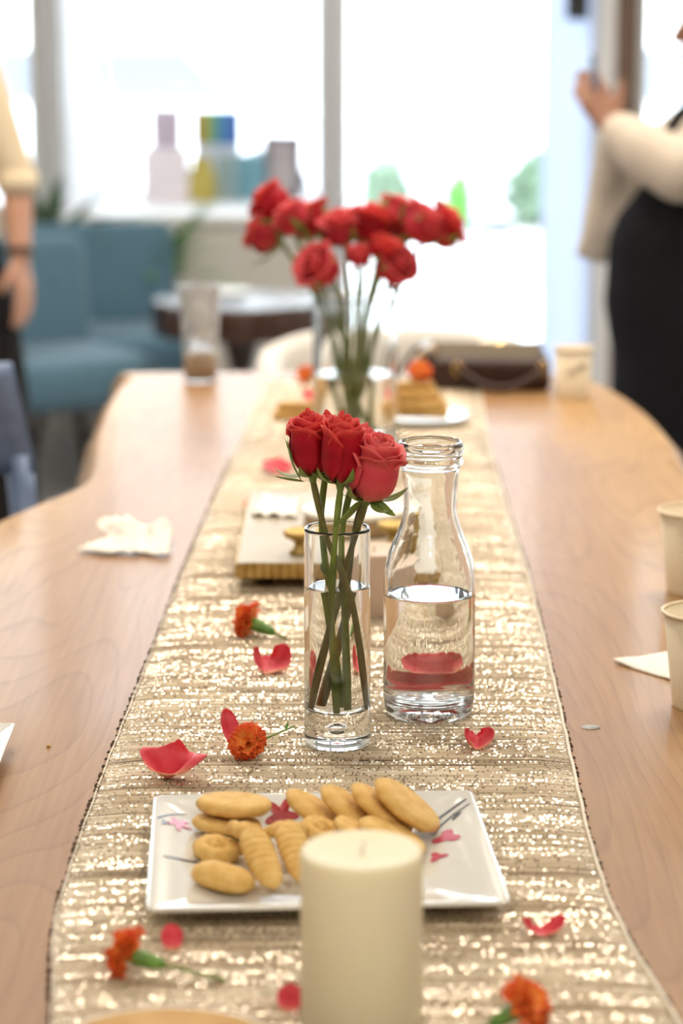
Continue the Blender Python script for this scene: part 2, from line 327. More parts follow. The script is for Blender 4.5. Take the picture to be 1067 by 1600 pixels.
def struct(name, mb, mat, parent=None, bev=0, smooth=False):
    o = part(name, mb, mat, parent, smooth, bev=bev)
    if not parent: o['kind'] = 'structure'
    return o
def rbox(sx, sy, sz, z0=0.0, r=0.01):      # rounded box centred on x, y
    bm = bmesh.new(); bmesh.ops.create_cube(bm, size=1.0)
    for v in bm.verts: v.co = Vector((v.co.x * sx, v.co.y * sy, (v.co.z + 0.5) * sz + z0))
    bmesh.ops.bevel(bm, geom=bm.edges[:], offset=r, segments=4, profile=0.5, affect='EDGES')
    bm.verts.ensure_lookup_table(); m = MB(); bm.verts.index_update()
    m.add([v.co[:] for v in bm.verts], [[v.index for v in f.verts] for f in bm.faces]); bm.free(); return m
def copy_tree(o, parent=None):
    c = o.copy(); COL.objects.link(c)
    if parent: c.parent = parent
    for ch in list(o.children): copy_tree(ch, c)
    return c
def catmull(pts, n=6, closed=True):
    out = []; L = len(pts)
    for i in range(L if closed else L - 1):
        p = [Vector(pts[(i + k) % L] if closed else pts[min(max(i + k, 0), L - 1)]) for k in (-1, 0, 1, 2)]
        for k in range(n):
            t = k / n; out.append(0.5 * ((2 * p[1]) + (-p[0] + p[2]) * t + (2 * p[0] - 5 * p[1] + 4 * p[2] - p[3]) * t * t + (-p[0] + 3 * p[1] - 3 * p[2] + p[3]) * t ** 3))
    if not closed: out.append(Vector(pts[-1]))
    return out
def align(d, roll=0.0, origin=(0, 0, 0)):  # matrix taking +z to d
    return Matrix.Translation(origin) @ Vector(d).to_track_quat('Z', 'Y').to_matrix().to_4x4() @ Matrix.Rotation(roll, 4, 'Z')

def dense(prof):
    out = []
    for a, b in zip(prof, prof[1:]):
        out.append(a); L = math.hypot(b[0] - a[0], b[1] - a[1])
        if L > 0.003:
            k = 0.0005 / L; n = max(1, int(L / 0.012)); ts = [k] + [i / n for i in range(1, n)] + [1 - k]
            out += [(a[0] + (b[0] - a[0]) * t, a[1] + (b[1] - a[1]) * t) for t in ts]
    out.append(prof[-1]); return out
# ------------------------------------------------------------------ setting
YW, YB, SILL = 8.5, 9.7, 0.752
XL, XR = -3.6, 3.2
struct('floor', MB().box(XL, XR, -3, YW, -0.05, 0), m_floor)
struct('ceiling', MB().box(XL, XR, -3, YB, CEIL, CEIL + 0.1), m_ceil)
struct('wall_left', MB().box(XL - 0.1, XL, -3, YB, 0, CEIL), m_wall)
struct('wall_right', MB().box(XR, XR + 0.1, -3, YW, 0, CEIL), m_wall)
struct('wall_back', MB().box(XL, XR, -3.1, -3, 0, CEIL), m_wall)
struct('wall_front', MB().box(XL, XR, YW, YW + 0.12, 2.75, CEIL), m_wall)
struct('wall_under_window', MB().box(XL, -0.0754, YW, YW + 0.10, 0, SILL), m_wall)
struct('window_ledge', MB().box(-0.964, -0.0754, YW + 0.10, YB - 0.05, SILL - 0.06, SILL), m_white)
struct('trim_1', MB().box(-0.99, -0.0754, YW - 0.025, YW + 0.11, SILL - 0.025, SILL + 0.004), m_white, bev=0.004)
struct('trim_2', MB().box(-1.045, -0.968, YW - 0.02, YW + 0.12, SILL, 2.75), m_grey, bev=0.006)        # grey mullion
struct('wall_bay', MB().box(-1.03, -0.962, YW + 0.12, YB, SILL - 0.06, 2.75), m_white)                 # white reveal of the bay
struct('wall_bay_right', MB().box(-0.068, -0.03, YW + 0.10, YB, 0, 2.75), m_white)
struct('trim_3', MB().box(-0.0754, -0.0079, YW - 0.02, YW + 0.10, 0, 2.75), m_grey, bev=0.006)
def window(name, x0, x1, y, z0, z1, fr=0.04, mat=None, bars=()):
    o = struct(name, MB().box(x0, x0 + fr, y - 0.03, y + 0.03, z0, z1).box(x1 - fr, x1, y - 0.03, y + 0.03, z0, z1)
               .box(x0 + fr, x1 - fr, y - 0.03, y + 0.03, z0, z0 + fr).box(x0 + fr, x1 - fr, y - 0.03, y + 0.03, z1 - fr, z1), mat or m_white)
    part('pane', MB().box(x0 + fr, x1 - fr, y - 0.003, y + 0.003, z0 + fr, z1 - fr), m_pane, o, False)
    return o
window('window_1', XL, -1.045, YW + 0.06, SILL, 2.75)
window('window_2', -0.962, -0.068, YB, SILL - 0.02, 2.75, 0.03)
d1 = window('door_1', -0.0079, 0.903, YW + 0.04, 0.0, 2.75, 0.03, m_paleframe)
part('frosted_strip', MB().box(0.700, 0.873, YW + 0.02, YW + 0.034, 0.03, 2.72), m_frost, d1, False)
part('lock_box', MB().box(0.772, 0.848, YW - 0.04, YW + 0.01, 1.425, 1.58), m_black, d1, False, bev=0.004)
struct('trim_4', MB().box(0.903, 0.948, YW - 0.02, YW + 0.10, 0, 2.75), m_white, bev=0.004)
struct('trim_5', MB().box(0.944, 1.02, YW - 0.03, YW + 0.10, 0, 2.75), m_brownpost, bev=0.004)
window('window_3', 1.02, XR, YW + 0.06, 0.0, 2.75)
struct('baseboard_front', MB().box(XL, -0.0754, YW - 0.012, YW, 0, 0.09), m_white)
# street outside
struct('pavement', MB().box(-14, 14, YW, 15.2, -0.16, -0.005), m_pave)
struct('kerb', MB().box(-14, 14, 15.2, 15.4, -0.16, 0.0), m_pave)
struct('road', MB().box(-20, 20, 15.4, 27, -0.2, -0.12), m_road)
struct('pavement_far', MB().box(-20, 20, 27, 31, -0.2, 0.0), m_pave)
bld = thing('building', 'pale stucco building across the street with a row of windows', 'building', (0, 31, 0))
part('wall', MB().box(-16, 16, 0, 6, 0, 7), m_stucco, bld, False)
for i in range(8):
    x = -13 + i * 3.7
    fw = part('window', MB().box(x, x + 1.5, -0.06, 0.05, 2.6, 4.4), m_paleframe, bld, False)
    part('pane', MB().box(x + 0.08, x + 1.42, -0.075, -0.05, 2.68, 4.32), m_carglass, fw, False)
def car(x, y, label):
    c = thing('parked_car', label, 'car', (x, y, -0.12), 0, 'cars parked across the street')
    prof = [(-2.15, 0.30), (-2.2, 0.62), (-2.05, 0.86), (-1.5, 0.95), (-0.85, 1.40), (0.75, 1.45), (1.45, 0.98), (2.1, 0.86), (2.2, 0.55), (2.12, 0.28)]
    m = MB(); n = len(prof); m.add([(px, -0.85, pz) for px, pz in prof] + [(px, 0.85, pz) for px, pz in prof],
        [tuple(range(n)), tuple(range(2 * n - 1, n - 1, -1))] + [(i, i + n, (i + 1) % n + n, (i + 1) % n) for i in range(n)])
    part('body', m, m_carwhite, c, bev=0.06)
    for a, b in (((-0.78, 0.98), (-0.05, 1.36)), ((0.05, 0.98), (0.75, 1.36))):
        sh = -0.35 if a[0] < -0.1 else 0.0; sh2 = 0.42 if a[0] > 0 else 0.0
        part('side_window', MB().add([(a[0] + sh, -0.862, a[1]), (b[0] + sh2, -0.862, a[1]), (b[0], -0.862, b[1]), (a[0], -0.862, b[1]), (a[0] + sh, -0.84, a[1]), (b[0] + sh2, -0.84, a[1]), (b[0], -0.84, b[1]), (a[0], -0.84, b[1])],
             [(0, 1, 2, 3), (7, 6, 5, 4), (0, 4, 5, 1), (1, 5, 6, 2), (2, 6, 7, 3), (3, 7, 4, 0)]), m_carglass, c, False)
    for wx in (-1.35, 1.35):
        for wy in (-0.78, 0.78):
            wh = part('wheel', MB().lathe([(0.20, -0.1), (0.31, -0.1), (0.33, -0.06), (0.33, 0.06), (0.31, 0.1), (0.20, 0.1)], 28), m_tyre, c, mat4=Matrix.Translation((wx, wy, 0.33)) @ Matrix.Rotation(PI / 2, 4, 'X'), sharp=40)
            part('hub_cap', MB().lathe([(0.19, -0.105), (0.2, 0.105)], 20), m_hub, wh, sharp=40)
car(-1.9, 18.6, 'white parked car seen through the left window'); car(2.9, 18.8, 'white parked car seen through the glass door')
random.seed(5)
def leafball(name, label, x, y, r, h, mat, n=90, z=0.0):
    t = thing(name, label, 'shrub', (x, y, z), 0, 'shrubs in pots on the pavement')
    part('planter', MB().lathe([(r * 0.62, 0), (r * 0.78, h * 0.42), (r * 0.7, h * 0.42), (r * 0.66, h * 0.38)], 24), m_pot, t, sharp=40)
    m = MB()
    for k in range(n):
        d = Vector((random.gauss(0, 1), random.gauss(0, 1), random.gauss(0, 1))).normalized() * (0.6 + 0.4 * random.random())
        c = Vector((d.x * r, d.y * r, h * 0.70 + d.z * h * 0.30)); q = align((random.gauss(0, 1), random.gauss(0, 1), 0.6 + random.random()), random.random() * 6, c); L = r * 0.42
        m.add([q @ Vector(p) for p in ((0, -L, 0), (L * 0.5, 0, L * 0.15), (0, L, 0), (-L * 0.5, 0, L * 0.15))], [(0, 1, 2, 3)])
    core = MB().ellipsoid((0, 0, h * 0.70), (r * 0.75, r * 0.75, h * 0.26)); m.add(core.v, core.f)
    f = part('foliage', m, mat, t); f['kind'] = 'stuff'
leafball('potted_shrub', 'grey-green shrub outside the glass door, left of three', 0.23, 13.6, 0.16, 0.72, m_shrub)
leafball('potted_shrub', 'small light green shrub outside the glass door, middle of three', 0.66, 13.7, 0.09, 0.62, m_fern)
leafball('potted_shrub', 'tall green shrub outside the glass door, right of three', 1.07, 13.4, 0.17, 0.74, m_shrub)

# ceiling lamps, all out of view; those behind the camera are added fill
for i, (x, y) in enumerate(LAMPS):
    l = thing('ceiling_and_fill_light', 'round white ceiling light, one of several over the table plus added fill lights behind the camera', 'lamp', (x, y, CEIL - 0.10), 0, 'round ceiling lights')
    part('housing', MB().lathe([(0.16, 0.10), (0.17, 0.0), (0.155, 0.0), (0.155, 0.02)], 32, cap=False), m_white, l, sharp=40)
    part('diffuser', MB().lathe([(0.154, 0.012), (0.154, 0.02)], 32), m_lampglow, l, sharp=40)
    ld = bpy.data.lights.new('lamp', 'AREA'); ld.shape = 'DISK'; ld.size = 0.30; ld.energy = LAMP_POWER; ld.color = LAMP_COLOR
    lo = bpy.data.objects.new('lamp', ld); COL.objects.link(lo); lo.parent = l; lo.location = (0, 0, -0.003)

# ------------------------------------------------------------------ live-edge table
left = [(-0.47, 0.75), (-0.53, 1.2), (-0.52, 1.7), (-0.50, 2.2), (-0.485, 2.6), (-0.44, 2.90), (-0.398, 3.05), (-0.362, 3.15), (-0.345, 3.24), (-0.352, 3.37), (-0.369, 3.60), (-0.379, 3.84), (-0.381, 4.06), (-0.371, 4.20), (-0.335, 4.275)]
right = [(0.30, 4.265), (0.405, 4.20), (0.452, 4.10), (0.484, 3.84), (0.491, 3.54), (0.483, 3.38), (0.475, 3.1), (0.49, 2.6), (0.53, 2.0), (0.55, 1.4), (0.48, 0.75)]
outline = catmull(left + right, 7)
tab = thing('dining_table', 'long live-edge wooden dining table under a gold runner', 'table', (0, 0, T))
cx, cy = 0.03, 2.55
m = MB(); n = len(outline); rings = []
for (off, z) in ((-0.006, 0.0), (0.0, -0.004), (0.012, -0.02), (0.022, -0.042), (0.016, -0.058), (-0.004, -0.066)):
    ring = []
    for i, p in enumerate(outline):
        a, b = outline[i - 1], outline[(i + 1) % n]; t = (b - a).normalized(); nr = Vector((-t.y, t.x))      # outward (outline runs clockwise)
        o = off + (0.008 * noise.noise((p.x * 9, p.y * 9, z * 40)) if z < -0.005 else 0)
        ring.append((p.x + nr.x * o, p.y + nr.y * o, z))
    rings.append(ring)
v = [p for r in rings for p in r]
f = [(k * n + i, (k + 1) * n + i, (k + 1) * n + (i + 1) % n, k * n + (i + 1) % n) for k in range(len(rings) - 1) for i in range(n)]
bark = part('live_edge', MB().add(v[n:], [q for q in [(k * n + i, (k + 1) * n + i, (k + 1) * n + (i + 1) % n, k * n + (i + 1) % n) for k in range(len(rings) - 2) for i in range(n)]]), m_bark, tab)
top = MB().add(rings[0] + rings[1], [tuple(range(n - 1, -1, -1))] + [(i, n + i, n + (i + 1) % n, (i + 1) % n) for i in range(n)])
part('table_top', top, m_wood, tab, False)
part('underside', MB().add(rings[-1], [tuple(range(n))]), m_wood, tab, False)
knot = part('filled_knot', MB().lathe([(0.0085, 0.0), (0.008, 0.0006), (0.003, 0.0007)], 20), speckled('grey_knot_filler', (0.34, 0.33, 0.29), (0.14, 0.12, 0.10), 180, 0.4, 0.05), tab, loc=(0.2191, 2.046, 0))
knot.scale = (1, 0.9, 1)
for yy in (1.25, 3.65):
    for sx in (-1, 1):
        part('leg', MB().box(sx * 0.24 - 0.05, sx * 0.24 + 0.05, yy - 0.05, yy + 0.05, -T, -0.062), m_darkleg, tab, False, bev=0.006)
    part('stretcher', MB().box(-0.19, 0.19, yy - 0.03, yy + 0.03, -0.13, -0.062), m_darkleg, tab, False, bev=0.006)

# ------------------------------------------------------------------ runner
RZ = 0.003
rl = [(-0.185, 1.0), (-0.178, 1.30), (-0.1786, 1.40), (-0.1962, 1.553), (-0.1983, 1.60), (-0.1985, 1.75), (-0.196, 1.93), (-0.1912, 2.12), (-0.1855, 2.355), (-0.1798, 2.64), (-0.1674, 3.05), (-0.1505, 3.54), (-0.138, 4.0), (-0.134, 4.16)]
rr = [(0.225, 1.0), (0.217, 1.30), (0.2083, 1.403), (0.1935, 1.53), (0.1881, 1.627), (0.1878, 1.75), (0.1923, 1.93), (0.1977, 2.12), (0.2035, 2.355), (0.2092, 2.64), (0.2111, 3.05), (0.2179, 3.54), (0.232, 4.0), (0.238, 4.16)]
def interp(tb, y):
    for (x0, y0), (x1, y1) in zip(tb, tb[1:]):
        if y <= y1: t = (y - y0) / (y1 - y0); return x0 + (x1 - x0) * t
    return tb[-1][0]
run = thing('table_runner', 'woven gold and beige runner along the middle of the table', 'runner', (0, 0, T))
m = MB(); nx = 14; pitch = 0.0046; ys = []; y = 1.0; k = 0
while y < 4.15: ys.append((y, (0.0, 0.0009, 0.0013, 0.0009)[k % 4])); y += pitch / 4; k += 1
for (y, hz) in ys:
    a, b = interp(rl, y), interp(rr, y)
    for i in range(nx + 1):
        t = i / nx; x = a + (b - a) * t
        z = 0.0022 + hz + (0.0004 * noise.noise((x * 14, y * 60, 0)))
        m.v.append((x, y, z if 0 < i < nx else 0.0004))
W = nx + 1
m.f = [(j * W + i, j * W + i + 1, (j + 1) * W + i + 1, (j + 1) * W + i) for j in range(len(ys) - 1) for i in range(nx)]
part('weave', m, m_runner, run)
for tb, sr_ in ((rl, 0.0009), (rr, 0.0017)):
    part('selvage', MB().tube([(interp(tb, 1.0 + q * 0.03) + 0.0004 * math.sin(q * 2.1), 1.0 + q * 0.03, 0.0016) for q in range(105)], sr_, 8), m_selv, run)
random.seed(11); m = MB()
for tb, s in ((rl, -1), (rr, 1)):
    y = 1.02
    while y < 3.4:
        x = interp(tb, y); r = 0.0006 + random.random() * 0.0007; ln = 0.0016 + random.random() * 0.0022
        m.tube([(x - s * 0.001, y, 0.001), (x + s * ln * 0.7, y + random.uniform(-1, 1) * 0.002, 0.0026), (x + s * ln, y + 0.002, 0.0012), (x, y + 0.003, 0.0010)], [r, r * 1.1, r, r * 0.7], 5)
        y += random.choice((0.005, 0.007, 0.009, 0.013, 0.02))
tf = part('edge_tufts', m, m_tuft, run); tf['kind'] = 'stuff'

# ------------------------------------------------------------------ flowers
def lerp_prof(tb, v):
    for (a, x), (b, y) in zip(tb, tb[1:]):
        if v <= b: return x + (y - x) * (v - a) / (b - a)
    return tb[-1][1]
def rose_petal(R, h, span, flare, ruf, seed, nu=10, nv=10, z0=0.0):
    prof = [(0, 0.25), (0.10, 0.62), (0.22, 0.88), (0.38, 1.0), (0.6, 1.0), (0.82, 0.93), (0.93, 0.95 + flare * 0.4), (1.0, 0.95 + flare)]
    def fn(a, v):
        u = a * 2 - 1; r = R * (lerp_prof(prof, v) + 0.09 * u) + R * ruf * math.sin(3.1 * u * PI * 0.8 + seed) * v ** 5
        wd = span * (0.45 + 0.55 * min(1, v / 0.4)); ang = u * wd
        z = z0 + h * v * (1 - 0.20 * abs(u) ** 5 * v) + h * 0.03 * math.sin(u * 4 + seed * 1.7) * v ** 4 - h * flare * 0.22 * max(0, v - 0.86) / 0.14
        return (r * math.cos(ang), r * math.sin(ang), z)
    return MB().grid(fn, nu, nv, uv=True)
def leafmesh(L, Wd, bend=0.4, fold=0.25, nl=10, tipw=1.0, twist=0.0):
    def fn(a, v):
        u = a * 2 - 1; wd = Wd * (math.sin(PI * min(1, v ** 0.75)) ** 0.8 if 0 < v < 1 else 0.02); an = bend * v
        c = Vector((0, L * v * math.cos(an * 0.7), L * v * math.sin(an * 0.7))); tw = twist * v
        return (c.x + u * wd * math.cos(tw), c.y, c.z + abs(u) * wd * fold + u * wd * math.sin(tw))
    return MB().grid(fn, 4, nl, uv=True)
PET = {}
def rose_head(t, Mx, R, h, mat, flare, seed, layers):
    random.seed(seed)
    for li, (cnt, rs, hs, span, fl, z0, nu) in enumerate(layers):
        key = (round(R, 4), round(h, 4), mat.name, li, round(flare, 2))
        a0 = random.random() * 6
        for k in range(cnt):
            kk = key + (k % 2,)
            if kk not in PET: PET[kk] = rose_petal(R * rs, h * hs, span, flare * fl, 0.05 + 0.04 * (k % 2), seed + k * 1.3 + li, nu, nu, z0 * h).mesh('petal', mat)
            o = link('petal', PET[kk], t, mat4=Mx @ Matrix.Rotation(a0 + k * 2 * PI / cnt + random.uniform(-0.15, 0.15), 4, 'Z') @ Matrix.Rotation(random.uniform(-0.03, 0.03), 4, 'Y'))
            sm = o.modifiers.new('s', 'SOLIDIFY'); sm.thickness = R * 0.03; sm.offset = 0
FULL = [(3, 1.02, 0.95, 1.35, 1.3, 0.0, 11), (3, 0.90, 1.0, 1.35, 0.8, 0.0, 11), (3, 0.72, 1.01, 1.4, 0.3, 0.03, 9), (3, 0.52, 1.0, 1.5, 0.0, 0.06, 8), (3, 0.34, 0.98, 1.6, 0.0, 0.1, 8), (2, 0.17, 0.95, 2.2, 0.0, 0.2, 8)]
LITE = [(4, 1.0, 0.92, 1.15, 1.5, 0.0, 8), (3, 0.80, 1.0, 1.35, 0.7, 0.0, 8), (3, 0.52, 1.02, 1.45, 0.1, 0.05, 7), (2, 0.26, 0.98, 1.9, 0.0, 0.15, 7)]
def rose(label, group, base, path, tip, R, h, mat, smat, flare, seed, layers=FULL, sr=0.0027, sepals=5, spread=0.6):
    t = thing('rose', label, 'rose', base, 0, group); b = Vector(base)
    pts = [Vector(p) - b for p in path]; hb = pts[-1]; d = (Vector(tip) - Vector(path[-1])).normalized()
    ctrl = pts + [hb + d * 0.006]
    cp = catmull([tuple(p) for p in ctrl], 6, closed=False)
    part('stem', MB().tube(cp, [sr * (1.0 + 0.12 * math.sin(i * 0.9)) for i in range(len(cp))], 10), smat, t)
    Mx = align(d, seed, hb + d * 0.004)
    part('receptacle', MB().lathe([(sr, -0.004), (R * 0.22, 0.0), (R * 0.34, 0.004), (R * 0.42, 0.008), (R * 0.2, 0.009)], 14), m_leaf, t, mat4=Mx)
    rose_head(t, Mx @ Matrix.Translation((0, 0, 0.002)), R, h, mat, flare, seed, layers)
    random.seed(seed * 3)
    for k in range(sepals):
        s = link('sepal', SEP, t, mat4=Mx @ Matrix.Rotation(k * 2 * PI / max(1, sepals) + 0.4, 4, 'Z') @ Matrix.Translation((0, R * 0.30, 0.004)) @ Matrix.Rotation(random.uniform(-0.55, spread - 0.5), 4, 'X') @ Matrix.Scale(R / 0.017, 4))
        s.modifiers.new('s', 'SOLIDIFY').thickness = 0.0004
    return t
SEP = leafmesh(0.027, 0.0042, 1.1, 0.2).mesh('sepal', m_leaf)
VX, VY = -0.0036, 1.990
def V3(x, y, z): return (x, y, T + z)
vb = 0.0355
grp = 'roses in the small front vase'
r1 = rose('deep red rose in the front vase, left of three front heads', grp, V3(0.0185, 1.985, vb), [V3(0.0185, 1.985, vb), V3(0.006, 1.980, 0.135), V3(-0.012, 1.977, 0.185), V3(-0.0235, 1.973, 0.2335)], V3(-0.027, 1.968, 0.29), 0.0168, 0.0490, m_rose_red, m_stem_dark, 0.16, 3)
r2 = rose('deep red rose in the front vase, middle head and the tallest', grp, V3(-0.004, 1.972, vb), [V3(-0.004, 1.972, vb), V3(-0.008, 1.970, 0.12), V3(-0.0055, 1.962, 0.185), V3(-0.001, 1.952, 0.2305)], V3(0.0005, 1.944, 0.29), 0.0166, 0.0530, m_rose_red, m_stem, 0.10, 8)
r3 = rose('coral pink rose with a wide open top, right of the front vase heads', grp, V3(-0.0225, 1.985, vb), [V3(-0.0225, 1.985, vb), V3(-0.004, 1.990, 0.125), V3(0.0095, 1.982, 0.18), V3(0.0195, 1.963, 0.2155)], V3(0.0315, 1.948, 0.27), 0.0190, 0.0535, m_rose_coral, m_stem_dark, 0.24, 14)
r4 = rose('red rose in the front vase, mostly hidden behind the left and middle heads', grp, V3(-0.001, 1.996, vb), [V3(-0.001, 1.996, vb), V3(-0.010, 1.998, 0.13), V3(-0.017, 2.000, 0.19), V3(-0.014, 2.004, 0.2315)], V3(-0.012, 2.008, 0.28), 0.0150, 0.0440, m_rose_red, m_stem, 0.12, 21)
r5 = rose('pinkish rose in the front vase, half hidden behind the coral head', grp, V3(0.0035, 1.982, vb), [V3(0.0035, 1.982, vb), V3(0.001, 1.992, 0.125), V3(0.0005, 1.996, 0.185), V3(0.008, 1.996, 0.224)], V3(0.018, 1.998, 0.27), 0.0158, 0.0440, m_rose_coral, m_stem, 0.16, 27)
r6 = rose('small dark bud low behind the heads in the front vase', grp, V3(-0.0125, 2.002, vb), [V3(-0.0125, 2.002, vb), V3(0.003, 2.000, 0.125), V3(0.010, 1.998, 0.18), V3(0.0165, 1.992, 0.209)], V3(0.017, 1.999, 0.24), 0.0105, 0.030, m_rose_red, m_stem_dark, 0.02, 33)
def leaf_on(t, at, d, L, Wd, roll, bend=0.5, twist=0.0):
    b = Vector(t.location)
    o = part('leaf', leafmesh(L, Wd, bend, 0.3, twist=twist), m_leaf, t, mat4=Matrix.Translation(Vector(at) - b) @ Vector(d).to_track_quat('Y', 'Z').to_matrix().to_4x4() @ Matrix.Rotation(roll, 4, 'Y'), solid=0.0004)
leaf_on(r3, V3(0.016, 1.955, 0.221), (-0.42, -0.15, -0.75), 0.030, 0.0060, 0.9)
leaf_on(r3, V3(0.027, 1.957, 0.223), (0.45, 0.0, -0.55), 0.026, 0.0035, 1.2, 1.0)
leaf_on(r1, V3(-0.0330, 1.962, 0.2365), (-0.60, 0.0, 0.80), 0.038, 0.0028, 0.3, 0.5)
leaf_on(r1, V3(-0.0310, 1.962, 0.2360), (-1.0, 0.1, 0.03), 0.025, 0.0024, 0.6, 0.2)
leaf_on(r1, V3(-0.0400, 1.965, 0.2530), (-0.45, 0.0, 0.88), 0.019, 0.0026, 0.2, 0.2)
leaf_on(r4, V3(-0.013, 1.996, 0.150), (-0.55, -0.5, 0.55), 0.012, 0.0030, 0.5, 1.5)

# ---- front vase
def vase(name, label, loc, ro, ri, H, base, water_z, mat, bubble=0.0, gname=None):
    t = thing(name, label, 'vase', loc)
    m = MB().lathe(dense([(ro * 0.02, 0.0015), (ro * 0.78, 0.001), (ro * 0.9, 0.0), (ro * 0.985, 0.0012), (ro * 1.005, 0.004), (ro * 1.0, 0.012), (ro * 0.995, H * 0.5), (ro * 0.985, H - 0.002), (ro * 0.96, H - 0.0003), (ri * 1.02, H - 0.0003), (ri * 0.985, H - 0.003),
                    (ri, H * 0.5), (ri, base + 0.006), (ri * 0.95, base + 0.0018), (ri * 0.8, base), (ri * 0.4, base - 0.002), (0.0005, base - 0.0025)]), 72)
    if bubble:
        b = MB().ellipsoid((0, -ro * 0.1, base * 0.52), (bubble, bubble, bubble * 0.8), 28, 16); m.add(b.v, [q[::-1] for q in b.f])
    part('glass_body', m, mat, t)
    rw = ri + 0.0005
    part('water', MB().lathe(dense([(0.0005, base - 0.0028), (ri * 0.4, base - 0.0024), (ri * 0.8, base - 0.0004), (ri * 0.955, base + 0.0014), (rw, base + 0.006), (rw, water_z - 0.0012), (ri - 0.0012, water_z - 0.0003), (ri - 0.004, water_z - 0.0008), (0.001, water_z - 0.0008)]), 72), m_water, t)
    return t
vase('bud_vase', 'slim clear glass cylinder vase with a thick base holding red roses', V3(VX, VY, RZ), 0.0283, 0.0250, 0.189, 0.031, 0.139, m_glass, 0.0065)

# ---- carafe
car_t = thing('glass_carafe', 'clear glass carafe with a ridged mouth, half full of water', 'carafe', V3(0.0778, 2.082, RZ))
zs = lambda z: z - RZ
po = [(0.001, 0.006), (0.020, 0.005), (0.030, 0.0022), (0.0345, 0.0), (0.0375, 0.0012), (0.0398, 0.006), (0.0408, 0.014), (0.0408, 0.03), (0.0405, 0.09), (0.0405, 0.112), (0.0402, 0.1263), (0.0390, 0.1367), (0.0366, 0.1465), (0.0330, 0.156), (0.0296, 0.1635), (0.0262, 0.173), (0.0242, 0.180), (0.0234, 0.188), (0.0237, 0.198), (0.0243, 0.2067), (0.0250, 0.216), (0.0255, 0.222), (0.0262, 0.2245), (0.0282, 0.2262), (0.0292, 0.2290), (0.0288, 0.2312), (0.0276, 0.2325), (0.0274, 0.2350), (0.0286, 0.2375), (0.0287, 0.2400), (0.0284, 0.2440), (0.0276, 0.2462), (0.0262, 0.2468), (0.0252, 0.2455)]
pi_ = [(0.0248, 0.240), (0.0240, 0.228), (0.0226, 0.218), (0.0213, 0.205), (0.0206, 0.190), (0.0212, 0.181), (0.0232, 0.172), (0.0266, 0.162), (0.0302, 0.1535), (0.0338, 0.144), (0.0361, 0.1345), (0.0373, 0.1255), (0.0377, 0.112), (0.0378, 0.09), (0.0378, 0.025), (0.0366, 0.0165), (0.033, 0.0125), (0.020, 0.0135), (0.001, 0.014)]
part('glass_body', MB().lathe(po + pi_, 96), m_carafe, car_t)
wz = 0.1110
part('water', MB().lathe(dense([(0.001, 0.0137), (0.020, 0.0132), (0.0332, 0.0121), (0.0371, 0.0163), (0.0383, 0.025), (0.0383, 0.09), (0.0382, wz - 0.0012), (0.0366, wz - 0.0003), (0.033, wz - 0.0009), (0.001, wz - 0.0009)]), 96), m_water, car_t)
# spiral thread on the mouth
part('screw_thread', MB().tube([(0.0286 * math.cos(a), 0.0286 * math.sin(a), 0.2395 - 0.0045 * (a + 2.6) / 5.2) for a in [(-2.6 + 5.2 * i / 60) for i in range(61)]], [0.0004] + [0.0011] * 59 + [0.0004], 8), m_carafe, car_t)
# embossed characters round the heel
def text_mesh(s, size, ext):
    cu = bpy.data.curves.new('t', 'FONT'); cu.body = s; cu.size = size; cu.extrude = ext; cu.align_x = 'CENTER'; cu.resolution_u = 3
    o = bpy.data.objects.new('t', cu); COL.objects.link(o); dg = bpy.context.evaluated_depsgraph_get(); dg.update()
    me = o.evaluated_get(dg).to_mesh(); mb = MB().add([tuple(q.co) for q in me.vertices], [tuple(p.vertices) for p in me.polygons])
    o.evaluated_get(dg).to_mesh_clear(); bpy.data.objects.remove(o); bpy.data.curves.remove(cu); return mb
tm = text_mesh('10.42  \u00a9  8 300E  1', 0.0072, 0.0008)
vv = []
for x, y, z in tm.v:
    a = x / 0.040; r = 0.0407 + z + (0.0004 if y > 0.002 else 0); vv.append((r * math.sin(a), -r * math.cos(a), 0.0058 + y * 0.95))
tm.v = vv
part('embossed_text', tm, m_emboss, car_t, False)

# ---- back vase with bouquet
BX, BY = 0.020, 3.50
vase('cylinder_vase', 'wide clear glass cylinder vase holding the tall rose bouquet at the back', V3(BX, BY, RZ), 0.0624, 0.0585, 0.216, 0.016, 0.105, m_glass)
heads = [(430, 328, 0.055, 25), (421, 372, 0.05, 26), (462, 347, -0.01, 22), (490, 352, 0.02, 26), (503, 421, -0.05, 27), (535, 364, -0.02, 25), (577, 358, 0.0, 29), (618, 352, 0.04, 30), (655, 352, -0.03, 26), (685, 360, 0.0, 27), (614, 415, -0.05, 25), (560, 402, -0.06, 15), (597, 392, -0.06, 18)]
hp = [(-0.0984, -0.055 + 0.11, 0.347, 0.0235), (-0.1070, 0.05, 0.306, 0.0240), (-0.068, -0.01, 0.330, 0.0205), (-0.0420, 0.02, 0.325, 0.0235), (-0.0288, -0.05, 0.264, 0.0240), (0.0010, -0.02, 0.315, 0.0235), (0.0405, 0.0, 0.319, 0.0265), (0.0805, 0.04, 0.325, 0.0270), (0.1130, -0.03, 0.323, 0.0240), (0.1430, 0.0, 0.318, 0.0250), (0.0730, -0.05, 0.268, 0.0230), (0.0240, -0.06, 0.280, 0.0140), (0.0580, -0.06, 0.290, 0.0165)]
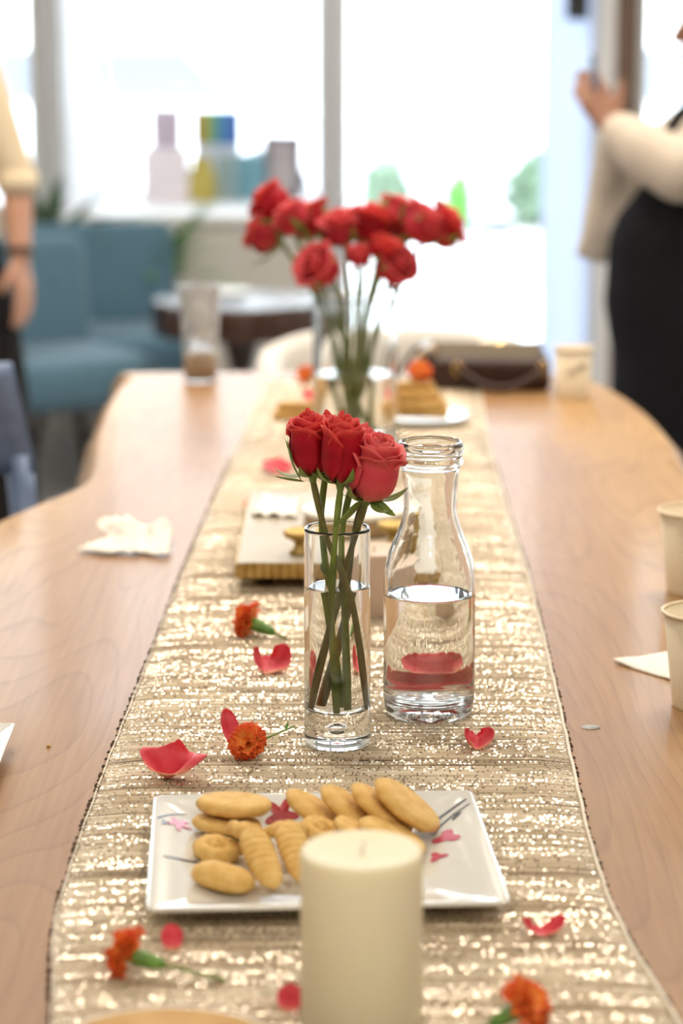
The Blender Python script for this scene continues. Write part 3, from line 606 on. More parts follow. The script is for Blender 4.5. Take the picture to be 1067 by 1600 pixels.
where = ['top left corner of the bouquet', 'lowest at the far left of the bouquet', 'second head in from the left of the bouquet', 'left of centre in the bouquet beside the mullion', 'hanging low at the left above the vase rim', 'in the middle gap between the two clumps', 'upright in the right clump, facing the camera', 'top middle of the right clump', 'behind the outermost head of the right clump', 'outermost right, leaning on a bent stem', 'hanging low under the right clump', 'tiny tight bud low in the bouquet middle', 'small bud just under the right clump']
for i, ((x, dy, z, R), wh) in enumerate(zip(hp, where)):
    R *= 1.18; h = R * 1.75; cxh = Vector((x, BY + dy, T + z))
    out = Vector(((x - BX) * 3.0, dy * 2.0, 0.26)).normalized()
    if i in (4, 10): out = Vector(((x - BX) * 5, -0.25, 0.22)).normalized()
    hb = cxh - out * h * 0.55
    random.seed(70 + i); neck = Vector((BX + (x - BX) * 0.34, BY + dy * 0.4, T + 0.19)); foot = Vector((BX + random.uniform(-0.030, 0.030), BY + random.uniform(-0.025, 0.025), T + 0.024))
    mid = Vector((BX + (x - BX) * 0.10 + random.uniform(-0.010, 0.010), BY + random.uniform(-0.012, 0.012), T + 0.09))
    k2 = neck.lerp(hb, 0.6) + Vector(((x - BX) * 0.03, 0, 0.006))
    rose('blush red rose, ' + wh, 'roses in the tall back bouquet', tuple(foot), [tuple(foot), tuple(mid), tuple(neck), tuple(k2), tuple(hb)], tuple(hb + out), R, h, m_rose_back if i % 3 else m_rose_red, m_stem, 0.22 if R > 0.02 else 0.05, 40 + i, LITE, 0.0032, 4, 0.9)

# ---- loose petals (curled shells)
def petal(label, x, y, W, L, th, bend, rz, mat, tilt=0.0, seed=0, z=RZ + 0.001, wave=0.12, group='loose rose petals'):
    def fn(a, v):
        u = a * 2 - 1; wd = W * (0.34 + 0.66 * math.sin(PI * min(1.0, 0.10 + v * 0.74))) * (1 - 0.25 * max(0, v - 0.8) / 0.2)
        t = th * (0.75 + 0.35 * v); px = math.sin(u * t) / t * wd; pz = (1 - math.cos(u * t)) / t * wd
        ln = L * (v - 0.06 * v * u * u); b = bend * (v - 0.5); py = math.sin(b) / max(1e-3, bend) * L if bend else (v - 0.5) * L
        pz += (1 - math.cos(b)) / max(1e-3, bend) * L + W * wave * math.sin(u * 3.2 + seed) * math.sin(v * 4.0 + seed * 1.3) + W * 0.06 * math.sin(u * 9 + seed) * v ** 3
        return (px, py - L * 0.07 * u * u * v, pz)
    o = part('rose_petal', MB().grid(fn, 18, 14, uv=True), mat, None, solid=0.0005)
    mn = min((Euler((tilt, 0, rz)).to_matrix() @ q.co).z for q in o.data.vertices)
    o.location = (x, y, T + z - mn); o.rotation_euler = (tilt, 0, rz); return tag(o, label, 'petal', group)
petal('upright curled pink-red petal near the orange carnation beside the wooden board', -0.0685, 2.225, 0.0285, 0.032, 1.65, 0.5, 0.35, m_loose, 0.40, 1)
petal('wide wavy red petal lying just behind the left corner of the cookie plate', -0.1345, 1.890, 0.0300, 0.036, 0.55, 1.0, -0.35, m_loose, 0.40, 2.4, wave=0.34)
petal('small pink and yellow petal curled in front of the glass carafe', 0.1155, 1.978, 0.0195, 0.022, 1.65, 0.5, 0.25, m_loose, 0.35, 3)
petal('thin crescent coral petal to the right in front of the cookie plate', 0.1360, 1.545, 0.0190, 0.014, 1.25, 0.5, 0.25, m_loose, 0.15, 4, wave=0.05)
petal('pointed coral petal standing behind the orange carnation left of the vase', -0.0960, 1.990, 0.0085, 0.034, 0.7, 0.6, 0.45, m_loose, 0.95, 5)
petal('small pink petal beside the front left carnation', -0.1130, 1.520, 0.0080, 0.018, 0.8, 0.5, 0.2, m_loose, 0.9, 6)
petal('flat coral petal on the runner behind the wooden board', -0.0890, 3.275, 0.0210, 0.060, 0.5, 0.6, 0.2, m_loose, 0.15, 7)
petal('small coral petal at the back left corner of the board', -0.1165, 3.02, 0.0080, 0.030, 0.6, 0.4, 0.2, m_loose, 0.1, 8)
petal('pink petal half hidden by the left side of the ivory candle', -0.0320, 1.418, 0.0090, 0.018, 0.8, 0.5, 0.0, m_loose, 0.9, 9)
petal('dark red petal lying right behind the carafe on its left', 0.066, 2.150, 0.024, 0.026, 0.7, 0.6, 0.1, m_loose_dark, 0.6, 10)
petal('coral petal a little further behind the carafe', 0.078, 2.200, 0.022, 0.028, 0.8, 0.6, -0.2, m_loose, 0.7, 11)
petal('dark red petal behind the right edge of the carafe', 0.098, 2.152, 0.0105, 0.022, 0.8, 0.5, 0.4, m_loose_dark, 0.7, 12)

# ---- carnations
CARN = []
for k in range(4):
    def fn(a, v, k=k):
        u = a * 2 - 1; wd = (0.0022 + 0.0085 * v ** 0.9); ang = u * (0.55 + 0.1 * k)
        rr_ = 0.017 * v * (1 - 0.08 * u * u) + (0.0016 * math.sin(u * 17 + k) * v ** 4)
        return (math.sin(ang) * rr_ * 1.1, -math.cos(ang) * rr_ * 0.0 + 0.0022 * math.sin(u * 7 + k * 2) * v ** 2 - 0.004 * v * v * (0.5 + k * 0.25), math.cos(ang) * rr_)
    CARN.append(MB().grid(fn, 12, 6, uv=True).mesh('petal', m_carn))
def carnation(label, head, face, end, sc, seed, n=20):
    h = Vector((head[0], head[1], T + head[2])); t = thing('carnation', label, 'carnation', tuple(h), 0, 'orange carnations on the runner')
    d = Vector(face).normalized(); random.seed(seed); Mx = align(d, 0.3 * seed)
    for k in range(n):
        a = k * 2.39996; tl = 1.45 * math.sqrt((k + 0.6) / n)
        o = link('petal', CARN[k % 4], t, mat4=Mx @ Matrix.Rotation(a, 4, 'Z') @ Matrix.Rotation(tl, 4, 'X') @ Matrix.Translation((0, 0, 0.001)) @ Matrix.Scale(sc * random.uniform(0.85, 1.05), 4))
        o.modifiers.new('s', 'SOLIDIFY').thickness = 0.0003
    e = Vector((end[0], end[1], T + end[2])) - h; sd = e.normalized(); c1 = -d * 0.004 * sc
    c2 = c1 + (sd * 0.7 - d * 0.3).normalized() * 0.020 * sc
    part('calyx', MB().tube([c1 * 0.2, c1, c1.lerp(c2, 0.35), c1.lerp(c2, 0.8), c2], [0.0055 * sc, 0.0058 * sc, 0.0054 * sc, 0.0040 * sc, 0.0022 * sc], 12), m_calyx, t)
    part('stem', MB().tube([c2 * 0.95, c2.lerp(e, 0.5), e], [0.0014 * sc, 0.0011 * sc, 0.0013 * sc], 8), m_stem, t)
    lf = part('leaf', leafmesh(0.010 * sc, 0.0016 * sc, 0.6, 0.3), m_calyx, t, mat4=Matrix.Translation(c2.lerp(e, 0.75)) @ sd.to_track_quat('Y', 'Z').to_matrix().to_4x4() @ Matrix.Rotation(0.5, 4, 'X'), solid=0.0003)
    return t
carnation('orange carnation lying left of the board corner, stem pointing right', (-0.0915, 2.362, 0.0165), (-0.75, 0.15, 0.28), (-0.0557, 2.342, 0.005), 1.15, 1)
carnation('fiery orange carnation facing the camera, left of the slim rose vase', (-0.0775, 1.945, 0.0175), (-0.25, -0.80, 0.40), (-0.0415, 2.03, 0.006), 0.9, 2, 26)
carnation('orange carnation at the front left of the runner with its stem to the right', (-0.1370, 1.475, 0.0170), (-0.75, 0.05, 0.30), (-0.0735, 1.462, 0.0045), 1.0, 3)
carnation('orange carnation at the bottom right edge of the picture, stem to the left', (0.1110, 1.388, 0.0185), (0.65, -0.2, 0.65), (0.0700, 1.370, 0.006), 1.0, 4)
carnation('orange carnation far back, left of the bouquet vase', (-0.0600, 4.10, 0.019), (-0.6, -0.5, 0.5), (-0.025, 4.12, 0.006), 1.0, 5, 12)

# ------------------------------------------------------------------ candle
cd = thing('pillar_candle', 'ivory pillar candle in the foreground, in front of the cookie plate', 'candle', V3(0.0123, 1.405, RZ))
part('wax', MB().lathe([(0.036, 0.0), (0.0375, 0.002), (0.0375, 0.106), (0.0368, 0.1085), (0.0355, 0.1098), (0.033, 0.1095), (0.024, 0.1075), (0.010, 0.1065), (0.0008, 0.1064)], 72), m_wax, cd)
part('wick', MB().tube([(0, 0, 0.106), (0.0006, 0, 0.111), (0.002, 0.001, 0.115)], 0.0011, 8), m_wick, cd)
pc = thing('pillar_candle', 'short cream pillar candle between the slim vase and the carafe, behind them', 'candle', V3(0.034, 2.47, RZ))
part('wax', MB().lathe([(0.036, 0.0), (0.037, 0.002), (0.037, 0.064), (0.0355, 0.066), (0.033, 0.0655), (0.02, 0.064), (0.0008, 0.0635)], 56), m_peach, pc)
part('wick', MB().tube([(0, 0, 0.063), (0.0006, 0, 0.068), (0.001, 0.001, 0.071)], 0.0009, 8), m_wick, pc)

# ------------------------------------------------------------------ plate with cookies
def sq_ring(s, z, cr, n=10, wav=0.0):
    out = []
    for q in range(4):
        a0 = q * PI / 2; cxn = (s - cr) * (1 if q in (0, 3) else -1); cyn = (s - cr) * (1 if q in (0, 1) else -1)
        for i in range(n + 1): a = a0 + PI / 2 * i / n; out.append((cxn + cr * math.cos(a), cyn + cr * math.sin(a), z))
    return out
def plate(label, x, y, rz, half, grp='white square plates'):
    t = thing('square_plate', label, 'plate', V3(x, y, RZ if abs(x) < 0.2 else 0.0), rz, grp); k = half / 0.124
    spec = [(0.060, 0.0, 0.02), (0.066, 0.0, 0.02), (0.070, 0.0030, 0.02), (0.104, 0.0085, 0.014), (0.1225, 0.0155, 0.008), (0.124, 0.0170, 0.007), (0.1236, 0.0186, 0.007), (0.121, 0.0190, 0.007), (0.098, 0.0118, 0.012), (0.080, 0.0078, 0.016), (0.076, 0.0066, 0.018), (0.060, 0.0062, 0.02), (0.02, 0.0062, 0.008)]
    rings = [sq_ring(s * k, z, cr * k) for s, z, cr in spec]; n = len(rings[0]); m = MB()
    m.v = [p for r in rings for p in r]
    m.f = [(i * n + j, i * n + (j + 1) % n, (i + 1) * n + (j + 1) % n, (i + 1) * n + j) for i in range(len(rings) - 1) for j in range(n)] + [tuple(range(n - 1, -1, -1)), tuple((len(rings) - 1) * n + j for j in range(n))]
    part('dish', m, m_ceramic, t); return t
PX, PY, PR = -0.0150, 1.6735, math.radians(3.2)
pl = plate('square white plate painted with red blossom, full of butter cookies', PX, PY, PR, 0.124)
Ri = Matrix.Rotation(-PR, 3, 'Z')
def plate_z(a, b):
    s = max(abs(a), abs(b))
    return lerp_prof([(0, 0.0062), (0.076, 0.0066), (0.080, 0.0078), (0.098, 0.0118), (0.121, 0.0190), (0.2, 0.019)], s)
def decal(name, pts_list, mat):       # flat print following the plate's surface; polygons in table metres
    m = MB()
    for pts in pts_list:
        loc = [Ri @ Vector((x - PX, y - PY, 0)) for x, y in pts]; c = sum(loc, Vector()) / len(loc); o = len(m.v)
        m.v.append((c.x, c.y, plate_z(c.x, c.y) + 0.0005)); m.v += [(p.x, p.y, plate_z(p.x, p.y) + 0.0005) for p in loc]
        m.f += [(o, o + 1 + i, o + 1 + (i + 1) % len(loc)) for i in range(len(loc))]
    part(name, m, mat, pl)
def blob(x, y, r, lobes, ph, sy=1.0): return [(x + r * (0.72 + 0.28 * math.cos(lobes * a + ph)) * math.cos(a), y + sy * r * (0.72 + 0.28 * math.cos(lobes * a + ph)) * math.sin(a)) for a in [2 * PI * i / 40 for i in range(40)]]
def stroke(p, q, w0, w1, bend=0.0, n=10):
    out = []; back = []; d = Vector((q[0] - p[0], q[1] - p[1])); nr = Vector((-d.y, d.x)).normalized(); qs = []
    for i in range(n + 1):
        t = i / n; c = Vector(p) + d * t + nr * bend * math.sin(PI * t); wv = w0 + (w1 - w0) * t; out.append(c + nr * wv); back.append(c - nr * wv)
    for i in range(n): qs.append([tuple(out[i]), tuple(out[i + 1]), tuple(back[i + 1]), tuple(back[i])])
    return qs
decal('painted_blossom', [blob(-0.046, 1.765, 0.014, 5, 0.4, 1.7)], m_print_red)
decal('painted_blossom', [blob(-0.122, 1.735, 0.010, 5, 1.4, 1.6)], m_print_pink)
decal('painted_blossom', [blob(0.078, 1.712, 0.012, 3, 2.0, 1.3), blob(0.070, 1.675, 0.008, 3, 0.3, 1.3)], m_print_pink)
decal('painted_branch', stroke((0.060, 1.735), (0.096, 1.782), 0.0022, 0.0011, 0.002) + stroke((0.068, 1.722), (0.098, 1.770), 0.0014, 0.0009, 0.004) + stroke((0.084, 1.745), (0.089, 1.757), 0.001, 0.003), m_print_dark)
decal('painted_branch', stroke((-0.012, 1.778), (-0.034, 1.789), 0.0014, 0.0008, -0.003) + [], m_print_dark)
decal('painted_branch', stroke((-0.138, 1.735), (-0.115, 1.765), 0.0012, 0.0006, 0.003), m_print_dark)
decal('painted_bud', [blob(-0.132, 1.729, 0.004, 3, 0, 1.5)], m_print_dark)
decal('painted_branch', stroke((-0.128, 1.655), (-0.100, 1.660), 0.0014, 0.002, 0.001), m_print_dark)

def jitter(mb, amp, sc, seed):
    mb.v = [tuple(Vector(p) * (1 + amp * noise.noise((p[0] * sc + seed, p[1] * sc, p[2] * sc)))) for p in mb.v]; return mb
ROUND = [jitter(MB().lathe([(0.001, -0.0048), (0.018, -0.0048), (0.0245, -0.0040), (0.0272, -0.0012), (0.0274, 0.0012), (0.0256, 0.0036), (0.021, 0.0047), (0.012, 0.0050), (0.001, 0.0050)], 40), 0.05, 70, s).mesh('cookie', m_cookie) for s in (0, 7)]
def finger(L, r, flat, ridges, seed):
    path = []; n = 46; m = MB(); seg = 18
    for i in range(n + 1):
        t = i / n; e = max(0.02, (1 - abs(2 * t - 1) ** 3.2)) ** 0.5; rr_ = r * e * (1 + (0.055 * math.cos(t * ridges * 2 * PI) if ridges and 0.08 < t < 0.92 else 0)) * (0.86 + 0.14 * t)
        for k in range(seg): a = 2 * PI * k / seg; m.v.append((rr_ * math.cos(a), (t - 0.5) * L, rr_ * flat * math.sin(a)))
    m.f = [(i * seg + k, i * seg + (k + 1) % seg, (i + 1) * seg + (k + 1) % seg, (i + 1) * seg + k) for i in range(n) for k in range(seg)] + [tuple(range(seg - 1, -1, -1)), tuple(n * seg + k for k in range(seg))]
    m.f = [q[::-1] for q in m.f]
    return jitter(m, 0.05, 60, seed).mesh('cookie', m_cookie)
FING = finger(0.060, 0.0125, 0.62, 9, 1); OVAL = finger(0.046, 0.0150, 0.62, 0, 4)
def swirl():                                                  # pressed spiral cookie
    pts = []; rad = []
    for i in range(70):
        t = i / 69; a = t * 2 * PI * 1.75; r = 0.0165 * (1 - t) + 0.0012; pts.append((r * math.cos(a), r * math.sin(a), 0.004 * t)); rad.append(0.0068 * (0.55 + 0.45 * min(1, t * 8)) * (1 + 0.06 * math.sin(i * 1.7)))
    return jitter(MB().tube(pts, rad, 12), 0.03, 80, 2).mesh('cookie', m_cookie)
SWIRL = swirl()
def cookie(label, me, x, y, z, rx, ry, rz, sc=1.0, grp='butter cookies on the square plate'):
    o = link('cookie', me, None, V3(x, y, z)); o.rotation_euler = (rx, ry, rz); o.scale = (sc,) * 3; return tag(o, label, 'cookie', grp)
A = math.radians
Z0 = RZ + 0.0066
cookie('large round cookie lying on top of another, back left of the square plate', ROUND[0], -0.0805, 1.738, Z0 + 0.0215, A(-4), A(4), 0.3, 1.05)
cookie('round cookie underneath the large one, back left of the plate', ROUND[1], -0.0860, 1.728, Z0 + 0.0095, A(3), A(8), 1.3, 0.95)
cookie('leaning round cookie, leftmost of the four in the back row', ROUND[1], -0.0200, 1.734, Z0 + 0.0180, A(3), A(32), 0.1, 0.92)
cookie('leaning round cookie, second from the left in the back row', ROUND[0], 0.0060, 1.733, Z0 + 0.0200, A(3), A(35), 0.05, 0.95)
cookie('leaning round cookie, third from the left in the back row', ROUND[1], 0.0300, 1.731, Z0 + 0.0210, A(2), A(36), 0.08, 1.0)
cookie('leaning round cookie, rightmost and highest of the back row', ROUND[0], 0.0490, 1.727, Z0 + 0.0245, A(2), A(36), 0.0, 1.08)
cookie('spiral pressed cookie at the left of the plate between oval and round ones', SWIRL, -0.0890, 1.672, Z0 + 0.0070, A(8), A(6), 0.4, 0.95)
cookie('smooth oval cookie, front left of the plate', OVAL, -0.0825, 1.612, Z0 + 0.0098, A(4), 0, A(62), 1.05)
cookie('ridged finger cookie leaning toward the camera, left of two', FING, -0.0560, 1.622, Z0 + 0.0205, A(24), 0, A(20), 1.0)
cookie('ridged finger cookie leaning toward the camera, beside the candle', FING, -0.0320, 1.632, Z0 + 0.0205, A(24), 0, A(16), 1.0)
cookie('twisted cookie under the tops of the ridged finger cookies', SWIRL, -0.0660, 1.678, Z0 + 0.0180, A(25), A(5), 1.9, 0.85)
cookie('twisted cookie in the centre of the plate left of the candle', SWIRL, -0.0400, 1.682, Z0 + 0.0190, A(22), A(2), 3.1, 0.85)
cookie('small twisted cookie peeking over the left edge of the candle', SWIRL, -0.0140, 1.690, Z0 + 0.0160, A(20), 0, 0.9, 0.80)
cookie('cookie tucked behind the candle, below the leaning back row', ROUND[1], 0.0150, 1.688, Z0 + 0.0150, A(20), A(20), 0.9, 0.85)
cookie('flat cookie lying right of the candle, under the dark painted branch', ROUND[0], 0.0370, 1.682, Z0 + 0.0150, A(3), A(24), 0.1, 0.98)

plate('plain square white plate cut off by the left edge of the picture', -0.360, 1.915, 0.02, 0.082)
cr = part('crumb', jitter(MB().ellipsoid((0, 0, 0.0012), (0.002, 0.0015, 0.0013), 8, 6), 0.3, 900, 0), m_biscuit, None, loc=V3(-0.2503, 1.9865, 0)); tag(cr, 'tiny golden crumb on bare wood near the left plate', 'crumb')
ds = thing('round_dish', 'round honey-coloured dish with a pale rim, bottom left corner', 'dish', V3(-0.103, 1.304, RZ))
part('rim', MB().lathe([(0.045, 0.0), (0.066, 0.004), (0.0745, 0.0165), (0.0752, 0.0180), (0.0738, 0.0190), (0.0690, 0.0178), (0.066, 0.0165), (0.03, 0.0160)], 64), m_cream, ds)
part('centre', MB().lathe([(0.0715, 0.0163), (0.0715, 0.0190), (0.069, 0.0200), (0.002, 0.0215)], 64), m_tandish, ds)

# ------------------------------------------------------------------ serving board in the middle
bd = thing('serving_board', 'cream marble serving board with a fluted gold edge on short feet', 'board', V3(0.0, 2.76, RZ))
hx0, hx1, hy0, hy1 = -0.113, 0.112, -0.206, 0.206
def scallop(d):
    pts = []
    def side(p, q, nrm, nfl):
        for i in range(nfl):
            for k in range(5):
                t = (i + k / 5) / nfl; o = d * abs(math.sin(PI * k / 5)); pts.append((p[0] + (q[0] - p[0]) * t + nrm[0] * o, p[1] + (q[1] - p[1]) * t + nrm[1] * o))
    side((hx0, hy0), (hx1, hy0), (0, -1), 24); side((hx1, hy0), (hx1, hy1), (1, 0), 44); side((hx1, hy1), (hx0, hy1), (0, 1), 24); side((hx0, hy1), (hx0, hy0), (-1, 0), 44); return pts
sc_ = scallop(0.0026); n = len(sc_)
part('fluted_edge', MB().add([(x, y, 0.0155) for x, y in sc_] + [(x, y, 0.031) for x, y in sc_], [tuple(range(n - 1, -1, -1)), tuple(range(n, 2 * n))] + [(i, (i + 1) % n, n + (i + 1) % n, n + i) for i in range(n)]), m_gold, bd, sharp=60)
part('marble_top', MB().box(hx0 + 0.0, hx1, hy0, hy1, 0.0300, 0.0325), m_marble, bd, False, bev=0.001)
for fx in (-0.085, 0.085):
    for fy in (-0.165, 0.165): part('foot', MB().lathe([(0.008, 0.0), (0.011, 0.006), (0.010, 0.0158)], 20), m_darkleg, bd, loc=(fx, fy, 0), sharp=50)
BZ = RZ + 0.0325
def goldcup(label, x, y, s):
    t = thing('candle_cup', label, 'candle holder', V3(x, y, BZ), 0, 'fluted gold candle cups')
    m = MB(); prof = [(0.011, 0.0), (0.0105, 0.003), (0.006, 0.006), (0.0055, 0.012), (0.009, 0.015), (0.0155, 0.0185), (0.0165, 0.0235), (0.0150, 0.0250), (0.012, 0.0215), (0.001, 0.020)]; seg = 72
    for r, z in prof:
        for k in range(seg): a = 2 * PI * k / seg; q = r * (1 + (0.07 * abs(math.sin(a * 8)) if z > 0.014 and r > 0.008 else 0)) * s; m.v.append((q * math.cos(a), q * math.sin(a), z * s))
    m.f = [(i * seg + k, i * seg + (k + 1) % seg, (i + 1) * seg + (k + 1) % seg, (i + 1) * seg + k) for i in range(len(prof) - 1) for k in range(seg)] + [tuple(range(seg - 1, -1, -1)), tuple((len(prof) - 1) * seg + k for k in range(seg))]
    part('cup', m, m_gold, t)
goldcup('fluted gold candle cup on the board, left of the slim vase', -0.046, 2.600, 1.05)
goldcup('fluted gold candle cup on the board, right of the slim vase', 0.058, 2.640, 1.05)
dk = thing('cake_stand', 'round cream plate on a low tan wooden base on the board', 'stand', V3(0.015, 2.735, BZ))
part('base', MB().lathe([(0.058, 0.0), (0.0585, 0.002), (0.0585, 0.014), (0.057, 0.016)], 56), m_tan, dk, sharp=40)
part('plate', MB().lathe([(0.055, 0.016), (0.0605, 0.019), (0.0615, 0.0235), (0.060, 0.0245), (0.052, 0.0225), (0.001, 0.022)], 56), m_cream, dk)
def cloth(name, label, corners, fn, mat, z0, nu=16, nv=16, thick=0.0012, group=None):
    c = [Vector(p) for p in corners]
    def g(u, v):
        p = (c[0] * (1 - u) + c[1] * u) * (1 - v) + (c[3] * (1 - u) + c[2] * u) * v; dx, dy, z = fn(u, v); return (p.x + dx, p.y + dy, T + z0 + max(0.0007, z))
    o = part(name, MB().grid(g, nu, nv, uv=True), mat, None, solid=thick); return tag(o, label, 'napkin', group)
def crum(u, v):
    e = noise.noise((u * 3.1, v * 3.1, 4.0)); z = 0.004 + 0.030 * max(0, v - 0.15) ** 1.2 * (0.75 + 0.8 * noise.noise((u * 4.2, v * 2.0, 1.0))) + 0.007 * abs(noise.noise((u * 6, v * 6, 2.0)))
    nx_ = 0.012 * math.exp(-((v - 0.55) / 0.16) ** 2) * (1 - u) ** 2 * 1.6 - 0.010 * math.exp(-((v - 0.05) / 0.2) ** 2) * (1 - u) ** 3
    if v > 0.7: z -= 0.012 * math.exp(-((u - 0.66) / 0.13) ** 2) * (v - 0.7) / 0.3
    return (nx_ + 0.006 * e, 0.010 * noise.noise((u * 5, 0.0, v * 3)), z)
cloth('paper_napkin', 'crumpled white paper napkin on bare wood left of the runner', [(-0.298, 2.755), (-0.2005, 2.738), (-0.2035, 2.835), (-0.292, 2.850)], crum, m_napkin, 0.0, 24, 24)
cloth('paper_napkin', 'pointed white paper napkin under the nearer cup on the right', [(0.2624, 2.2659), (0.335, 2.166), (0.438, 2.234), (0.366, 2.334)], lambda u, v: (0, 0, 0.0012 + 0.003 * max(0, 1 - 4 * math.hypot(u, v)) + 0.0015 * max(0, noise.noise((u * 4, v * 4, 7)))), m_napkin, 0.0, 16, 16)
cloth('paper_napkin', 'small folded napkin lying on the marble board', [(-0.107, 2.80), (-0.052, 2.79), (-0.050, 2.90), (-0.100, 2.91)], lambda u, v: (0, 0, 0.001 + 0.008 * abs(noise.noise((u * 3, v * 3, 9)))), m_napkin, BZ, 12, 12)

# ------------------------------------------------------------------ cups
def cup(label, x, y, rt, rb, h, grp='cream paper cups'):
    t = thing('paper_cup', label, 'cup', V3(x, y, 0), 0, grp)
    part('body', MB().lathe([(rb - 0.003, 0.004), (rb - 0.002, 0.0), (rb, 0.0), (rb + 0.0002, 0.003), (rt - 0.0012, h - 0.003), (rt - 0.0022, h - 0.003), (rb - 0.001, 0.006), (0.001, 0.0062)], 56), m_cup, t)
    part('rolled_rim', MB().tube([(rt * math.cos(a), rt * math.sin(a), h - 0.0015) for a in [2 * PI * i / 56 for i in range(57)]], 0.0017, 8, caps=False), m_cup, t)
    return t
cup('plain cream paper cup, farther of the two at the right edge', 0.3835, 2.565, 0.040, 0.029, 0.092)
cup('plain cream paper cup, nearer of the two at the right edge', 0.3290, 2.115, 0.040, 0.029, 0.090)
fc = cup('cream paper cup with faded brown print beside the leather bag', 0.385, 3.985, 0.0325, 0.0285, 0.083)
m = MB()
for k in range(7):                                            # faded hand-drawn lettering, slanting up to the right
    a = -0.42 + k * 0.17; pts = []
    for i in range(6): aa = a + 0.018 * i + 0.03 * math.sin(i * 2.2 + k); z = 0.040 + k * 0.0025 + 0.010 * (i % 2) * (0.6 + 0.4 * math.sin(k * 2)); r = 0.0309 + (z - 0.04) * 0.05; pts.append((r * math.sin(aa), -r * math.cos(aa), z))
    m.tube(pts, 0.0011, 5)
part('printed_lettering', m, m_cupprint, fc)
pg = thing('plastic_cup', 'tall clear plastic cup with coffee dregs at the far left table end', 'cup', V3(-0.245, 4.165, 0))
part('cup_wall', MB().lathe([(0.026, 0.0), (0.028, 0.001), (0.0295, 0.05), (0.036, 0.160), (0.0375, 0.162), (0.0375, 0.165), (0.0352, 0.164), (0.0286, 0.05), (0.0272, 0.003), (0.001, 0.0028)], 48), m_clearplastic, pg)
part('coffee', MB().lathe([(0.0265, 0.0032), (0.0285, 0.046), (0.027, 0.050), (0.001, 0.050)], 40), m_coffee, pg)
part('ice', jitter(MB().ellipsoid((0.004, 0, 0.068), (0.021, 0.021, 0.018), 10, 7), 0.3, 90, 1), m_clearplastic, pg)

# ------------------------------------------------------------------ biscuits on a plate round the back vase
def roundplate(label, x, y, r):
    t = thing('round_plate', label, 'plate', V3(x, y, RZ)); part('dish', MB().lathe([(r * 0.5, 0), (r * 0.62, 0.001), (r, 0.010), (r * 0.985, 0.0125), (r * 0.66, 0.005), (0.001, 0.0045)], 64), m_ceramic, t)
roundplate('white round plate of golden biscuits right of the bouquet vase', 0.128, 3.70, 0.072)
BIS = jitter(MB().add(*(lambda q: (q.v, q.f))(rbox(0.078, 0.030, 0.0125, 0.0, 0.004))), 0.04, 60, 3)
BIS.v = [(x, y, z + 0.0010 * math.cos(x * 2 * PI / 0.011) * (1 if z > 0.006 else 0)) for x, y, z in BIS.v]
BISM = BIS.mesh('biscuit', m_biscuit)
stack = [(0.125, 3.685, 0, 0.05, 'bottom front'), (0.128, 3.720, 0, 0.10, 'bottom back'), (0.118, 3.682, 1, 0.10, 'second layer, front'), (0.122, 3.717, 1, -0.05, 'second layer, back'), (0.112, 3.690, 2, 0.2, 'third layer, front'), (0.110, 3.722, 2, 0.0, 'third layer, back'), (0.104, 3.705, 3, 0.15, 'topmost')]
for x, y, lv, rz, wd in stack:
    o = link('biscuit', BISM, None, V3(x, y, RZ + 0.0105 + lv * 0.0132)); o.rotation_euler = (0, 0, rz); tag(o, 'golden ridged biscuit in the pile right of the bouquet vase, ' + wd, 'biscuit', 'golden biscuits at the back')
carnation('red-orange carnation on top of the biscuit pile', (0.121, 3.712, 0.078), (0.1, -0.6, 0.8), (0.095, 3.742, 0.066), 1.15, 6, 14)
for x, y, z, rz, wd in ((-0.070, 3.73, 0.0, 0.15, 'lower'), (-0.062, 3.735, 0.0132, -0.1, 'upper')):
    o = link('biscuit', BISM, None, V3(x, y, RZ + z + 0.0002)); o.rotation_euler = (0, 0, rz); tag(o, 'golden biscuit left of the bouquet vase, %s of two' % wd, 'biscuit', 'golden biscuits at the back')
petal('coral petal resting on the biscuits left of the bouquet vase', -0.050, 3.735, 0.014, 0.026, 0.8, 0.5, 0.3, m_loose, 0.6, 14, z=RZ + 0.0285)

# ------------------------------------------------------------------ leather bag
bg_ = thing('leather_bag', 'dark brown leather handbag with a gold clasp lying on the far table end', 'bag', V3(0.250, 4.130, 0), -0.03); bg_.scale = (1.02, 1.12, 1.25)
part('body', rbox(0.206, 0.165, 0.043, 0.0, 0.010), m_leather, bg_)
def flap(u, v):
    x = (u - 0.5) * (0.192 - 0.02 * v); y = 0.080 - 0.145 * v; z = 0.046 + 0.006 * math.sin(PI * min(1, v * 1.1)) - 0.004 * max(0, v - 0.85) / 0.15; return (x, y, z)
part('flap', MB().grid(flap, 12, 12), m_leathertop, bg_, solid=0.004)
part('gusset', rbox(0.030, 0.150, 0.052, 0.0, 0.010), m_leather, bg_, loc=(-0.098, 0.004, 0))
part('clasp', rbox(0.044, 0.022, 0.010, 0.045, 0.004), m_goldshiny, bg_, loc=(0.010, 0.042, 0))
part('clasp_plate', rbox(0.060, 0.034, 0.004, 0.0435, 0.0015), m_leather, bg_, loc=(0.010, 0.038, 0))
part('handle', MB().tube([(-0.050 + 0.14 * t, -0.090 - 0.030 * math.sin(PI * t), 0.030 - 0.022 * math.sin(PI * t)) for t in [i / 16 for i in range(17)]], 0.0055, 10), m_leather, bg_)
def ring(c, r, w_, ax): 
    q = MB().tube([(r * math.cos(a), r * math.sin(a), 0) for a in [2 * PI * i / 24 for i in range(25)]], w_, 8, caps=False); q.xf(align(ax, 0, c)); return q
for hx in (-0.050, 0.090): part('ring', ring((hx, -0.087, 0.031), 0.008, 0.0018, (0, 1, 0.2)), m_goldshiny, bg_)
